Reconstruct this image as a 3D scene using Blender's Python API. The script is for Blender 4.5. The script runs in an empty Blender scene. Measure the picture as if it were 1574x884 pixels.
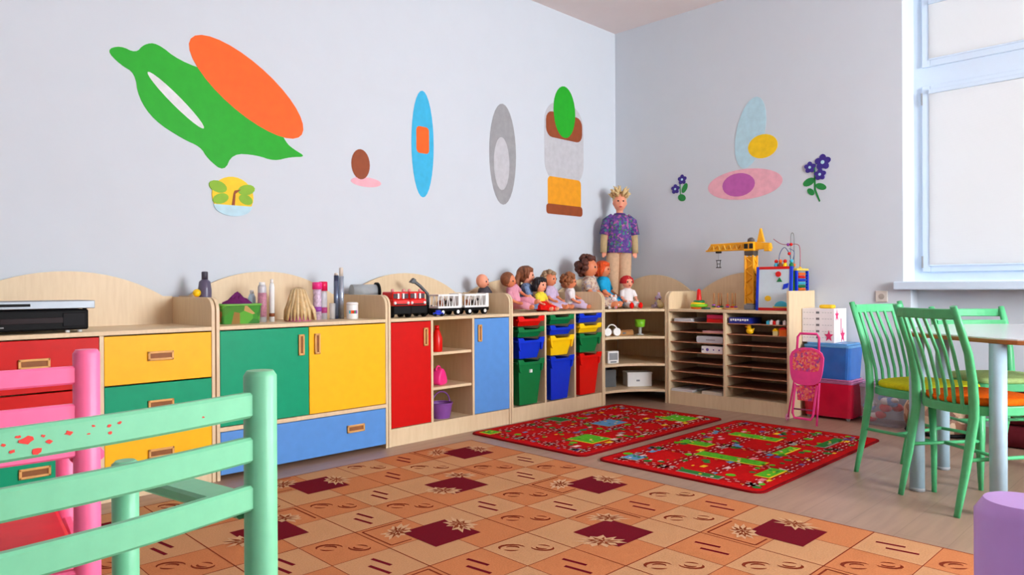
import bpy, bmesh, math, random
from mathutils import Vector, Matrix
random.seed(7)
SC = bpy.context.scene
COL = SC.collection
PI = math.pi
R = math.radians

# ------------------------------------------------------------------ camera, sky, exposure
cam = bpy.data.cameras.new('camera'); camo = bpy.data.objects.new('camera', cam); COL.objects.link(camo)
cam.sensor_width = 36.0; cam.lens = 25.27; cam.clip_start = 0.02
def cam_matrix(yaw, pitch, roll, loc):
    f = Vector((math.sin(yaw)*math.cos(pitch), math.cos(yaw)*math.cos(pitch), math.sin(pitch)))
    r0 = Vector((math.cos(yaw), -math.sin(yaw), 0)); u0 = r0.cross(f)
    r = r0*math.cos(roll) + u0*math.sin(roll); u = u0*math.cos(roll) - r0*math.sin(roll)
    m = Matrix((r, u, -f)).transposed().to_4x4(); m.translation = loc
    return m
camo.matrix_world = cam_matrix(R(45.04), R(-0.095), R(-0.298), Vector((0, 0, 1.0)))
SC.camera = camo
W = bpy.data.worlds.new('sky'); SC.world = W; W.use_nodes = True
W.node_tree.nodes['Background'].inputs[0].default_value = (0.92, 0.96, 1.0, 1)   # bright overcast sky
W.node_tree.nodes['Background'].inputs[1].default_value = 12.0
SC.view_settings.view_transform = 'Standard'; SC.view_settings.look = 'None'
SC.view_settings.gamma = 1.0; SC.view_settings.use_curve_mapping = False
SC.view_settings.exposure = 2.0
SC.cycles.use_denoising = True
SC.cycles.diffuse_bounces = 6; SC.cycles.max_bounces = 12
YA, XB, ZC = 4.28, 5.74, 3.48           # back wall, right wall, ceiling
XL, YR = -2.6, -3.3                     # left wall, rear wall
def portal(loc, rot, sx, sz):
    l = bpy.data.lights.new('window_portal', 'AREA'); l.shape = 'RECTANGLE'; l.size = sx; l.size_y = sz
    l.cycles.is_portal = True
    o = bpy.data.objects.new('window_portal', l); COL.objects.link(o); o.location = loc; o.rotation_euler = rot
WIN_B = [(-0.35, 1.69), (-2.95, -0.95)]             # windows of the right wall, y ranges
WIN_R = [(2.4, 4.6)]                   # windows of the rear wall, x ranges
WZ0, WZ1 = 1.02, 3.22
for y0, y1 in WIN_B: portal((6.20, (y0+y1)/2, (WZ0+WZ1)/2), (0, R(90), 0), WZ1-WZ0, y1-y0)
for x0, x1 in WIN_R: portal(((x0+x1)/2, YR-0.42, (WZ0+WZ1)/2), (R(90), 0, 0), x1-x0, WZ1-WZ0)

# ------------------------------------------------------------------ helpers
def lin(c):
    return tuple((v/12.92 if v <= 0.04045 else ((v+0.055)/1.055)**2.4) for v in [x/255.0 for x in c])
MATS = {}
def mat(name, rgb, rough=0.5, var=0.06, scale=18.0, stretch=(1, 1, 1), bump=0.0, spec=0.4, metal=0.0, trans=0.0, alpha=1.0, rgb2=None, detail=3.0):
    """procedural material: a base colour with a soft noise variation"""
    if name in MATS: return MATS[name]
    m = bpy.data.materials.new(name); m.use_nodes = True
    nt = m.node_tree; n = nt.nodes; b = n['Principled BSDF']
    c = lin(rgb); c2 = lin(rgb2) if rgb2 else tuple(max(0, v*(1-var*2)) for v in c)
    tc = n.new('ShaderNodeTexCoord'); mp = n.new('ShaderNodeMapping'); mp.inputs['Scale'].default_value = stretch
    ns = n.new('ShaderNodeTexNoise'); ns.inputs['Scale'].default_value = scale; ns.inputs['Detail'].default_value = detail
    mx = n.new('ShaderNodeMix'); mx.data_type = 'RGBA'
    mx.inputs[6].default_value = (*c, 1); mx.inputs[7].default_value = (*c2, 1)
    rp = n.new('ShaderNodeMapRange'); rp.inputs[1].default_value = 0.35; rp.inputs[2].default_value = 0.7
    L = nt.links.new
    L(tc.outputs['Object'], mp.inputs[0]); L(mp.outputs[0], ns.inputs['Vector']); L(ns.outputs[0], rp.inputs[0])
    L(rp.outputs[0], mx.inputs[0]); L(mx.outputs[2], b.inputs['Base Color'])
    b.inputs['Roughness'].default_value = rough; b.inputs['Specular IOR Level'].default_value = spec if rough < 0.85 else 0.08
    b.inputs['Metallic'].default_value = metal; b.inputs['Transmission Weight'].default_value = trans
    b.inputs['Alpha'].default_value = alpha
    if bump:
        bp = n.new('ShaderNodeBump'); bp.inputs['Strength'].default_value = bump; bp.inputs['Distance'].default_value = 0.004
        L(ns.outputs[0], bp.inputs['Height']); L(bp.outputs[0], b.inputs['Normal'])
    MATS[name] = m
    return m
def voronoi_print(name, cols, scale, base_w=0.0, rough=0.8):
    """printed cloth: random cells in the given colours"""
    if name in MATS: return MATS[name]
    m = bpy.data.materials.new(name); m.use_nodes = True
    nt = m.node_tree; n = nt.nodes; b = n['Principled BSDF']
    tc = n.new('ShaderNodeTexCoord'); v = n.new('ShaderNodeTexVoronoi'); v.inputs['Scale'].default_value = scale
    r = n.new('ShaderNodeValToRGB'); r.color_ramp.interpolation = 'CONSTANT'
    s = n.new('ShaderNodeSeparateColor')
    e = r.color_ramp.elements
    while len(e) < len(cols): e.new(0.5)
    for i, c in enumerate(cols):
        e[i].position = i/len(cols); e[i].color = (*lin(c), 1)
    L = nt.links.new
    L(tc.outputs['Object'], v.inputs['Vector']); L(v.outputs['Color'], s.inputs[0]); L(s.outputs[0], r.inputs[0])
    L(r.outputs[0], b.inputs['Base Color']); b.inputs['Roughness'].default_value = rough
    MATS[name] = m
    return m
class G:
    """collects shapes; build() links them as one mesh object"""
    def __init__(s): s.bm = bmesh.new(); s.mi = 0
    def _fin(s, vs):
        for f in {f for v in vs for f in v.link_faces}: f.material_index = s.mi
    def box(s, x0, x1, y0, y1, z0, z1, bev=0.0, seg=2):
        bm = s.bm
        v = [bm.verts.new(p) for p in ((x0,y0,z0),(x1,y0,z0),(x1,y1,z0),(x0,y1,z0),(x0,y0,z1),(x1,y0,z1),(x1,y1,z1),(x0,y1,z1))]
        fs = [bm.faces.new([v[i] for i in q]) for q in ((3,2,1,0),(4,5,6,7),(0,1,5,4),(1,2,6,5),(2,3,7,6),(3,0,4,7))]
        for f in fs: f.material_index = s.mi
        if bev:
            r = bmesh.ops.bevel(bm, geom=list({e for f in fs for e in f.edges}), offset=bev, segments=seg, affect='EDGES', profile=0.5)
            for f in r['faces']: f.material_index = s.mi
        return s
    def prism(s, pts, axis, a, b, bev=0.0):
        """polygon pts extruded along an axis from a to b; axis 'x': pts are (y,z), 'y': (x,z), 'z': (x,y)"""
        bm = s.bm
        def P(p, t): return {'x': (t, p[0], p[1]), 'y': (p[0], t, p[1]), 'z': (p[0], p[1], t)}[axis]
        v0 = [bm.verts.new(P(p, a)) for p in pts]; v1 = [bm.verts.new(P(p, b)) for p in pts]
        n = len(pts); fs = [bm.faces.new(v0[::-1]), bm.faces.new(v1)]
        for i in range(n): fs.append(bm.faces.new((v0[i], v0[(i+1) % n], v1[(i+1) % n], v1[i])))
        for f in fs: f.material_index = s.mi
        bmesh.ops.recalc_face_normals(bm, faces=fs)
        if bev:
            es = list(set(fs[0].edges) | set(fs[1].edges))
            r = bmesh.ops.bevel(bm, geom=es, offset=bev, segments=2, affect='EDGES', profile=0.5)
            for f in r['faces']: f.material_index = s.mi
        return s
    def cone(s, p0, p1, r0, r1, n=14, cap=True):
        return s.tube([p0, p1], [r0, r1], n, cap)
    def tube(s, pts, rad, n=10, cap=True, sq=None):
        """tube through pts; rad a number or one per point; sq=(a,b) squashes the section"""
        bm = s.bm; pts = [Vector(p) for p in pts]; k = len(pts)
        rad = rad if isinstance(rad, (list, tuple)) else [rad]*k
        rings = []; prev = None
        for i, p in enumerate(pts):
            d = (pts[min(i+1, k-1)] - pts[max(i-1, 0)]).normalized()
            if prev is None:
                a = Vector((0, 0, 1)) if abs(d.z) < 0.9 else Vector((1, 0, 0))
                u = d.cross(a).normalized()
            else: u = (prev - d*prev.dot(d)).normalized()
            prev = u; w = d.cross(u)
            sa, sb = sq or (1, 1)
            rings.append([bm.verts.new(p + u*(rad[i]*sa*math.cos(2*PI*j/n)) + w*(rad[i]*sb*math.sin(2*PI*j/n))) for j in range(n)])
        fs = []
        for i in range(k-1):
            for j in range(n):
                fs.append(bm.faces.new((rings[i][j], rings[i][(j+1) % n], rings[i+1][(j+1) % n], rings[i+1][j])))
        if cap: fs += [bm.faces.new(rings[0][::-1]), bm.faces.new(rings[-1])]
        for f in fs: f.material_index = s.mi; f.smooth = len(f.verts) == 4
        bmesh.ops.recalc_face_normals(bm, faces=fs)
        return s
    def ball(s, c, r, seg=12, rings=8):
        r = r if isinstance(r, (tuple, list)) else (r, r, r)
        q = bmesh.ops.create_uvsphere(s.bm, u_segments=seg, v_segments=rings, radius=1.0)
        for v in q['verts']: v.co = Vector((c[0]+v.co.x*r[0], c[1]+v.co.y*r[1], c[2]+v.co.z*r[2]))
        for f in {f for v in q['verts'] for f in v.link_faces}: f.material_index = s.mi; f.smooth = True
        return s
    def ring(s, c, R_, r, n=20, m=8, axis='z', a0=0, a1=2*PI):
        full = abs(a1-a0-2*PI) < 1e-6
        pts = []
        k = n if full else n+1
        grid = []
        for i in range(k):
            a = a0+(a1-a0)*i/n
            row = []
            for j in range(m):
                b = 2*PI*j/m; q = R_+r*math.cos(b); x, y, z = q*math.cos(a), q*math.sin(a), r*math.sin(b)
                p = {'z': (x, y, z), 'y': (x, z, y), 'x': (z, x, y)}[axis]
                row.append(s.bm.verts.new((c[0]+p[0], c[1]+p[1], c[2]+p[2])))
            grid.append(row)
        fs = []
        for i in range(n):
            for j in range(m):
                fs.append(s.bm.faces.new((grid[i][j], grid[(i+1) % k][j], grid[(i+1) % k][(j+1) % m], grid[i][(j+1) % m])))
        for f in fs: f.material_index = s.mi; f.smooth = True
        bmesh.ops.recalc_face_normals(s.bm, faces=fs)
        return s
    def lathe(s, prof, c=(0, 0, 0), n=20, sq=(1, 1), cap=True):
        """profile of (radius, z) turned about z"""
        rows = [[s.bm.verts.new((c[0]+r*sq[0]*math.cos(2*PI*j/n), c[1]+r*sq[1]*math.sin(2*PI*j/n), c[2]+z)) for j in range(n)] for r, z in prof]
        fs = []
        for i in range(len(rows)-1):
            for j in range(n): fs.append(s.bm.faces.new((rows[i][j], rows[i][(j+1) % n], rows[i+1][(j+1) % n], rows[i+1][j])))
        for f in fs: f.smooth = True
        if cap: fs += [s.bm.faces.new(rows[0][::-1]), s.bm.faces.new(rows[-1])]
        for f in fs: f.material_index = s.mi
        bmesh.ops.recalc_face_normals(s.bm, faces=fs)
        return s
    def bar(s, pts, up, w, h, bev=0.0):
        """flat bar swept along pts: h along up, w across"""
        up = Vector(up).normalized(); pts = [Vector(p) for p in pts]; k = len(pts); rows = []
        for i, p in enumerate(pts):
            d = (pts[min(i+1, k-1)] - pts[max(i-1, 0)]).normalized(); sd = d.cross(up).normalized()
            uu = sd.cross(d)
            e = min(w, h)*0.22
            sec = [(-w/2, -h/2+e), (-w/2+e, -h/2), (w/2-e, -h/2), (w/2, -h/2+e), (w/2, h/2-e), (w/2-e, h/2), (-w/2+e, h/2), (-w/2, h/2-e)]
            rows.append([s.bm.verts.new(p + sd*a + uu*b) for a, b in sec])
        fs = []
        for i in range(k-1):
            for j in range(8): fs.append(s.bm.faces.new((rows[i][j], rows[i][(j+1) % 8], rows[i+1][(j+1) % 8], rows[i+1][j])))
        fs += [s.bm.faces.new(rows[0][::-1]), s.bm.faces.new(rows[-1])]
        for f in fs: f.material_index = s.mi
        bmesh.ops.recalc_face_normals(s.bm, faces=fs)
        return s
    def poly(s, pts, mi=None):
        f = s.bm.faces.new([s.bm.verts.new(p) for p in pts]); f.material_index = s.mi if mi is None else mi
        if f.normal.z < 0: pass
        return s
    def build(s, name, m, parent=None, smooth=False):
        me = bpy.data.meshes.new(name); s.bm.to_mesh(me); s.bm.free()
        for x in (m if isinstance(m, (list, tuple)) else [m]): me.materials.append(x)
        if smooth:
            for p in me.polygons: p.use_smooth = True
        o = bpy.data.objects.new(name, me); COL.objects.link(o)
        if parent: o.parent = parent
        return o
def tag(o, label, cat, group=None, kind=None):
    if label: o['label'] = label
    if cat: o['category'] = cat
    if group: o['group'] = group
    if kind: o['kind'] = kind
    return o
def thing(name, label, cat, loc=(0, 0, 0), rz=0.0, group=None, rot=None):
    o = bpy.data.objects.new(name, None); COL.objects.link(o); o.empty_display_size = 0.05
    o.location = loc; o.rotation_euler = rot or (0, 0, rz)
    return tag(o, label, cat, group)
def struct(o):
    o['kind'] = 'structure'; return o
def copy_tree(o, parent=None):
    c = o.copy(); COL.objects.link(c); c.parent = parent
    for ch in list(o.children): copy_tree(ch, c)
    return c
def ell(cx, cy, rx, ry, n=24, rot=0.0, a0=0.0, a1=2*PI):
    out = []
    k = n if abs(a1-a0-2*PI) < 1e-6 else n+1
    for i in range(k):
        a = a0+(a1-a0)*i/n; x, y = rx*math.cos(a), ry*math.sin(a)
        out.append((cx+x*math.cos(rot)-y*math.sin(rot), cy+x*math.sin(rot)+y*math.cos(rot)))
    return out
def rrect(x0, x1, y0, y1, r, n=4):
    out = []
    for cx, cy, a in ((x1-r, y1-r, 0), (x0+r, y1-r, 90), (x0+r, y0+r, 180), (x1-r, y0+r, 270)):
        for i in range(n+1):
            t = R(a+90*i/n); out.append((cx+r*math.cos(t), cy+r*math.sin(t)))
    return out

# materials
wood = mat('birch_laminate', (226, 202, 164), 0.42, 0.0, 9, (6, 6, 0.7), rgb2=(218, 192, 153), detail=6)
woodh = mat('handle_wood', (230, 172, 100), 0.45, 0.08, 30)
slotm = mat('handle_slot', (150, 92, 45), 0.6, 0.1, 30)
red = mat('red_laminate', (206, 14, 8), 0.4, 0.03, spec=0.2)
yellow = mat('yellow_laminate', (255, 190, 28), 0.4, 0.03, spec=0.2)
green = mat('green_laminate', (10, 158, 112), 0.4, 0.03, spec=0.2)
blue = mat('blue_laminate', (92, 148, 216), 0.4, 0.03, spec=0.2)
dark = mat('dark_gap', (25, 22, 20), 0.7)
black = mat('black_plastic', (12, 12, 14), 0.5, spec=0.12)
white = mat('white_plastic', (238, 238, 236), 0.4, 0.02)
silver = mat('silver_metal', (138, 144, 150), 0.4, 0.03, metal=0.6)
grey = mat('grey_plastic', (150, 152, 155), 0.45)
P_red = mat('tray_red', (222, 16, 8), 0.3, 0.03); P_green = mat('tray_green', (12, 120, 62), 0.3, 0.03)
P_blue = mat('tray_blue', (8, 52, 205), 0.3, 0.03); P_yellow = mat('tray_yellow', (255, 205, 12), 0.3, 0.03)
t_orange = mat('toy_orange', (245, 110, 20), 0.35); t_cyan = mat('toy_cyan', (60, 185, 215), 0.35); t_pink = mat('toy_pink', (250, 50, 140), 0.35)
t_purple = mat('toy_purple', (150, 70, 170), 0.4); t_lime = mat('toy_lime', (130, 205, 40), 0.4); t_brown = mat('toy_brown', (140, 75, 40), 0.5)

# ------------------------------------------------------------------ the room
m_wall = mat('wall_paint', (206, 213, 220), 0.75, 0.008, 6)
m_ceil = mat('ceiling_paint', (232, 220, 217), 0.8, 0.012, 5)
m_white_paint = mat('window_paint', (206, 222, 238), 0.35, 0.01)
def floor_material():
    m = bpy.data.materials.new('floor_laminate'); m.use_nodes = True
    nt = m.node_tree; n = nt.nodes; b = n['Principled BSDF']; L = nt.links.new
    tc = n.new('ShaderNodeTexCoord')
    br = n.new('ShaderNodeTexBrick'); br.inputs['Scale'].default_value = 1.0
    br.inputs['Brick Width'].default_value = 1.25; br.inputs['Row Height'].default_value = 0.19; br.inputs['Mortar Size'].default_value = 0.0015
    br.inputs['Color1'].default_value = (*lin((168, 136, 115)), 1); br.inputs['Color2'].default_value = (*lin((164, 134, 114)), 1)
    br.inputs['Mortar'].default_value = (*lin((146, 118, 100)), 1)
    ns = n.new('ShaderNodeTexNoise'); ns.inputs['Scale'].default_value = 5; ns.inputs['Detail'].default_value = 6
    mp = n.new('ShaderNodeMapping'); mp.inputs['Scale'].default_value = (0.5, 5, 1)
    mx = n.new('ShaderNodeMix'); mx.data_type = 'RGBA'; mx.blend_type = 'MULTIPLY'; mx.inputs[0].default_value = 0.6
    cr = n.new('ShaderNodeValToRGB'); cr.color_ramp.elements[0].color = (0.78, 0.76, 0.75, 1); cr.color_ramp.elements[1].color = (1, 1, 1, 1)
    cr.color_ramp.elements[0].position = 0.35; cr.color_ramp.elements[1].position = 0.6
    L(tc.outputs['Object'], br.inputs['Vector']); L(tc.outputs['Object'], mp.inputs[0]); L(mp.outputs[0], ns.inputs['Vector'])
    L(ns.outputs[0], cr.inputs[0]); L(br.outputs[0], mx.inputs[6]); L(cr.outputs[0], mx.inputs[7]); L(mx.outputs[2], b.inputs['Base Color'])
    b.inputs['Roughness'].default_value = 0.38; b.inputs['Specular IOR Level'].default_value = 0.45
    return m
struct(G().box(XL-0.3, XB+0.4, YR-0.5, YA+0.3, -0.2, 0.0).build('floor', floor_material()))
struct(G().box(XL-0.3, XB+0.45, YR-0.5, YA+0.3, ZC, ZC+0.2).build('ceiling', m_ceil))
struct(G().box(XL-0.3, XB+0.45, YA, YA+0.3, 0, ZC).build('wall_back', m_wall))
struct(G().box(XL-0.3, XL, YR-0.45, YA, 0, ZC).build('wall_left', m_wall))
# right wall: openings for the windows, a shallow niche below each sill
g = G()
ys = [YR-0.45] + [v for w in sorted(WIN_B) for v in w] + [YA]
for i in range(0, len(ys), 2): g.box(XB, XB+0.45, ys[i], ys[i+1], 0, ZC)
for y0, y1 in WIN_B:
    g.box(XB, XB+0.45, y0, y1, WZ1, ZC); g.box(XB+0.16, XB+0.45, y0, y1, 0, WZ0-0.06)
    g.box(XB, XB+0.16, y1-0.05, y1, 0, WZ0-0.06); g.box(XB, XB+0.16, y0, y0+0.05, 0, WZ0-0.06)
struct(g.build('wall_right', m_wall))
g = G(); xs = [XL] + [v for w in WIN_R for v in w] + [XB]
for i in range(0, len(xs), 2): g.box(xs[i], xs[i+1], YR-0.45, YR, 0, ZC)
for x0, x1 in WIN_R: g.box(x0, x1, YR-0.45, YR, WZ1, ZC); g.box(x0, x1, YR-0.45, YR, 0, WZ0)
struct(g.build('wall_rear', m_wall))
m_glass = bpy.data.materials.new('window_glass'); m_glass.use_nodes = True
nt = m_glass.node_tree; nt.nodes.clear()
o_ = nt.nodes.new('ShaderNodeOutputMaterial'); t_ = nt.nodes.new('ShaderNodeBsdfTransparent'); gl_ = nt.nodes.new('ShaderNodeBsdfGlossy')
fr_ = nt.nodes.new('ShaderNodeFresnel'); mx_ = nt.nodes.new('ShaderNodeMixShader'); gl_.inputs['Roughness'].default_value = 0.02
nt.links.new(fr_.outputs[0], mx_.inputs[0]); nt.links.new(t_.outputs[0], mx_.inputs[1]); nt.links.new(gl_.outputs[0], mx_.inputs[2]); nt.links.new(mx_.outputs[0], o_.inputs[0])
def window(name, W_, loc, rz):
    """local: x along the window 0..W, y into the wall, z up from the sill"""
    t = struct(thing(name, None, None, loc, rz))
    H = WZ1-WZ0; zt = 1.46
    f = G(); fw = 0.06
    f.box(0, fw, 0, 0.07, 0, H).box(W_-fw, W_, 0, 0.07, 0, H).box(fw, W_-fw, 0, 0.07, 0, 0.07).box(fw, W_-fw, 0, 0.07, H-fw, H).box(fw, W_-fw, 0, 0.07, zt, zt+0.14)
    f.build('window_frame', m_white_paint, t)
    mid = W_/2
    for a, b in ((fw, mid), (mid, W_-fw)):
        for z0, z1 in ((0.07, zt), (zt+0.14, H-fw)):
            s = G(); q = 0.055
            s.box(a, a+q, -0.02, 0.05, z0, z1, 0.004).box(b-q, b, -0.02, 0.05, z0, z1, 0.004)
            s.box(a+q, b-q, -0.02, 0.05, z0, z0+q, 0.004).box(a+q, b-q, -0.02, 0.05, z1-q, z1, 0.004)
            s_ = s.build('sash', m_white_paint, t)
            G().box(a+q, b-q, 0.025, 0.031, z0+q, z1-q).build('pane', m_glass, s_)
            if z0 < 0.5:
                h = G(); h.box(a-0.006, a+0.006, -0.026, -0.014, z0+0.03, z0+0.12, 0.002).box(a-0.006, a+0.006, -0.026, -0.014, z1-0.14, z1-0.05, 0.002)
                h.build('hinge', grey, s_)
    return t
for i, (y0, y1) in enumerate(WIN_B):
    window('window_%d' % (i+1), y1-y0, (XB+0.27, y1, WZ0), R(-90))
for i, (x0, x1) in enumerate(WIN_R):
    window('window_%d' % (i+3), x1-x0, (x0, YR-0.27, WZ0), R(180))
    bpy.data.objects['window_%d' % (i+3)].location.x = x1
for i, (y0, y1) in enumerate(WIN_B):
    struct(G().box(XB-0.06, XB+0.27, y0-0.05, y1+0.05, WZ0-0.06, WZ0, 0.008).build('trim_%d' % (i+1), m_white_paint))
# blinds fitted to the sashes of the visible window
m_blind = bpy.data.materials.new('blind_fabric'); m_blind.use_nodes = True
nt = m_blind.node_tree; nt.nodes.clear()
o_ = nt.nodes.new('ShaderNodeOutputMaterial'); d_ = nt.nodes.new('ShaderNodeBsdfDiffuse'); tr_ = nt.nodes.new('ShaderNodeBsdfTranslucent'); ad_ = nt.nodes.new('ShaderNodeAddShader')
wv = nt.nodes.new('ShaderNodeTexWave'); wv.inputs['Scale'].default_value = 40; wv.bands_direction = 'Z'
tcw = nt.nodes.new('ShaderNodeTexCoord'); rw = nt.nodes.new('ShaderNodeValToRGB')
rw.color_ramp.elements[0].color = (0.42, 0.42, 0.42, 1); rw.color_ramp.elements[1].color = (0.46, 0.46, 0.46, 1)
nt.links.new(tcw.outputs['Object'], wv.inputs['Vector']); nt.links.new(wv.outputs[0], rw.inputs[0]); nt.links.new(rw.outputs[0], d_.inputs[0])
tr_.inputs[0].default_value = (0.114, 0.114, 0.115, 1)
nt.links.new(d_.outputs[0], ad_.inputs[0]); nt.links.new(tr_.outputs[0], ad_.inputs[1]); nt.links.new(ad_.outputs[0], o_.inputs[0])
def blind(label, ya, yb, z0, z1):
    t = thing('window_blind', label, 'blind', (XB+0.2465, (ya+yb)/2, z0), R(-90), 'blinds on the window')
    w = yb-ya
    G().box(-w/2, w/2, -0.0015, 0.0015, 0.002, z1-z0-0.002).build('fabric', m_blind, t)
    G().box(-w/2, w/2, -0.005, 0.004, 0.0, 0.012, 0.002).build('bottom_rail', m_white_paint, t)
    G().box(-w/2, w/2, -0.015, 0.003, z1-z0-0.03, z1-z0, 0.003).build('head_rail', m_white_paint, t)
H_ = WZ1-WZ0
y1 = WIN_B[0][1]; y0 = WIN_B[0][0]; ym = (y0+y1)/2
for nm, a, b in (('by the socket wall', ym+0.05, y1-0.108), ('further from the corner', y0+0.108, ym-0.05)):
    blind('white blind over the tall lower pane ' + nm, a, b, WZ0+0.112, WZ0+1.425)
    blind('white blind over the upper pane above the transom ' + nm, a, b, WZ0+1.645, WZ0+H_-0.11)
# wall socket
t = thing('wall_socket', 'beige wall socket right of the stacked storage boxes', 'socket', (XB, 1.835, 0.91), R(-90))
G().box(-0.042, 0.042, -0.012, 0, -0.042, 0.042, 0.004).build('cover_plate', mat('socket_beige', (214, 206, 196), 0.4), t)
G().lathe([(0.021, 0), (0.021, -0.003)], n=20).build('inset', mat('socket_dark', (170, 160, 150), 0.5), t).rotation_euler = (R(90), 0, 0)
t.children[-1].location = (0, -0.014, 0)

# ------------------------------------------------------------------ the big patterned carpet
c_tan = mat('carpet_tan', (198, 146, 103), 0.95, 0.07, 160, bump=0.3); c_org = mat('carpet_orange', (198, 124, 78), 0.95, 0.07, 160, bump=0.3)
c_dk = mat('carpet_maroon', (112, 14, 30), 0.95, 0.08, 160); c_ln = mat('carpet_line', (132, 52, 30), 0.95, 0.1, 120)
c_cream = mat('carpet_cream', (208, 164, 124), 0.95, 0.1, 140); c_leaf = mat('carpet_leaf', (140, 66, 34), 0.95, 0.15, 140); c_edge = mat('carpet_edge', (186, 84, 70), 0.95, 0.08, 120)
CX1, CY1, BS = 3.062, 3.508, 0.4925
NX, NY = 10, 10
CX0, CY0 = CX1-NX*BS, CY1-NY*BS
carpet = thing('patterned_carpet', 'large orange and tan carpet with maroon squares and leaf motifs', 'carpet', ((CX0+CX1)/2, (CY0+CY1)/2, 0))
carpet.rotation_euler.z = R(-0.8)
ox, oy = carpet.location.x, carpet.location.y
G().box(CX0-ox-0.008, CX1-ox+0.008, CY0-oy-0.008, CY1-oy+0.008, 0, 0.006, 0.002).build('pile', c_edge, carpet)
g = G()
Z = [0.0064, 0.0068, 0.0072, 0.0076, 0.0080]
def q(x0, x1, y0, y1, z, m): g.poly([(x0-ox, y0-oy, z), (x1-ox, y0-oy, z), (x1-ox, y1-oy, z), (x0-ox, y1-oy, z)], m)
def line(xa, ya, xb, yb, w, z, m):
    d = Vector((xb-xa, yb-ya, 0)).normalized(); n_ = Vector((-d.y, d.x, 0))*w/2
    g.poly([(xa-ox-n_.x, ya-oy-n_.y, z), (xb-ox-n_.x, yb-oy-n_.y, z), (xb-ox+n_.x, yb-oy+n_.y, z), (xa-ox+n_.x, ya-oy+n_.y, z)], m)
def leaf(cx, cy, ang, s, z):
    rnd = random.Random(int(cx*91+cy*37))
    def star(k, lo, hi, sc, m, zz, oa=0):
        pts = []
        for i in range(2*k):
            a = 2*PI*i/(2*k)+oa; r = (hi if i % 2 else lo)*sc*(0.8+0.4*rnd.random())
            x, y = r*math.cos(a)*1.25, r*math.sin(a)*0.8
            pts.append((cx-ox+x*math.cos(ang)-y*math.sin(ang), cy-oy+x*math.sin(ang)+y*math.cos(ang), zz))
        g.poly(pts, m)
    star(11, 0.62, 1.0, s, 4, z); star(10, 0.40, 0.86, s*0.86, 5, z+0.0003, 0.4); star(7, 0.22, 0.66, s*0.7, 4, z+0.0006, 1.0)
    star(6, 0.16, 0.55, s*0.66, 5, z+0.0009, 0.2); star(4, 0.08, 0.4, s*0.6, 3, z+0.0012, 0.6)
def swirl(cx, cy, ang, s, z):
    for rr, a0, a1, w in ((1.0, 0.3, 3.6, 0.40), (0.5, 0.0, 2.8, 0.36), (0.8, 3.8, 5.4, 0.3)):
        po = []; pi_ = []
        for i in range(9):
            a = a0+(a1-a0)*i/8; e = math.sin(PI*i/8)*w+0.02
            for lst, r in ((po, rr+e/2), (pi_, rr-e/2)):
                x, y = s*r*math.cos(a), s*0.68*r*math.sin(a)
                lst.append((cx-ox+x*math.cos(ang)-y*math.sin(ang), cy-oy+x*math.sin(ang)+y*math.cos(ang), z))
        g.poly(po+pi_[::-1], 3)
for i in range(NX):
    for j in range(NY):
        x0 = CX1-(i+1)*BS; y0 = CY1-(j+1)*BS; h = BS/2; xc = x0+h; yc = y0+h
        fl = (i+j) % 2 == 0
        for a in (0, 1):
            for b in (0, 1):
                q(x0+a*h, x0+(a+1)*h, y0+b*h, y0+(b+1)*h, Z[0], (a+b+i) % 2)
        if fl:
            d = 0.115
            q(xc-d, xc+d, yc-d, yc+d, Z[2], 2)
            s = 1 if i % 2 == 0 else -1
            if s == 1:  # leaf over the left corner with an outlined tile, second leaf on the far edge
                leaf(xc-0.12, yc+0.13, R(35), 0.075, Z[3]); leaf(xc+0.115, yc+0.02, R(80), 0.08, Z[3])
                for sg in ((-0.225, 0.02, -0.225, 0.225), (-0.225, 0.225, -0.03, 0.225), (-0.225, 0.02, -0.13, 0.02)):
                    line(xc+sg[0], yc+sg[1], xc+sg[2], yc+sg[3], 0.008, Z[2], 3)
            else:
                leaf(xc+0.125, yc+0.13, R(-45), 0.075, Z[3]); leaf(xc-0.115, yc-0.03, R(-45), 0.08, Z[3])
                for sg in ((0.03, 0.225, 0.225, 0.225), (0.225, 0.225, 0.225, 0.03)):
                    line(xc+sg[0], yc+sg[1], xc+sg[2], yc+sg[3], 0.008, Z[2], 3)
        else:
            for a in (0, 1):
                for b in (0, 1):
                    tx, ty = x0+(a+0.5)*h, y0+(b+0.5)*h
                    if (a+b+j//2) % 2 == 0:
                        for k_, (dx, dy, ln) in enumerate(((0.022, 0.03, 0.10), (-0.022, -0.025, 0.11))):
                            line(tx+dx-0.008, ty+dy+ln/2, tx+dx+0.008, ty+dy-ln/2, 0.016, Z[1], 2)
                    else:
                        swirl(tx-0.04, ty+0.04, R(-45), 0.050, Z[2]); swirl(tx+0.045, ty-0.035, R(120), 0.044, Z[2])
for k in range(2*NX+1): line(CX0+k*BS/2, CY0, CX0+k*BS/2, CY1, 0.005 if k % 2 == 0 else 0.003, Z[1], 3)
for k in range(2*NY+1): line(CX0, CY0+k*BS/2, CX1, CY0+k*BS/2, 0.005 if k % 2 == 0 else 0.003, Z[1], 3)
g.build('woven_pattern', [c_tan, c_org, c_dk, c_ln, c_cream, c_leaf], carpet)

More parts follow.
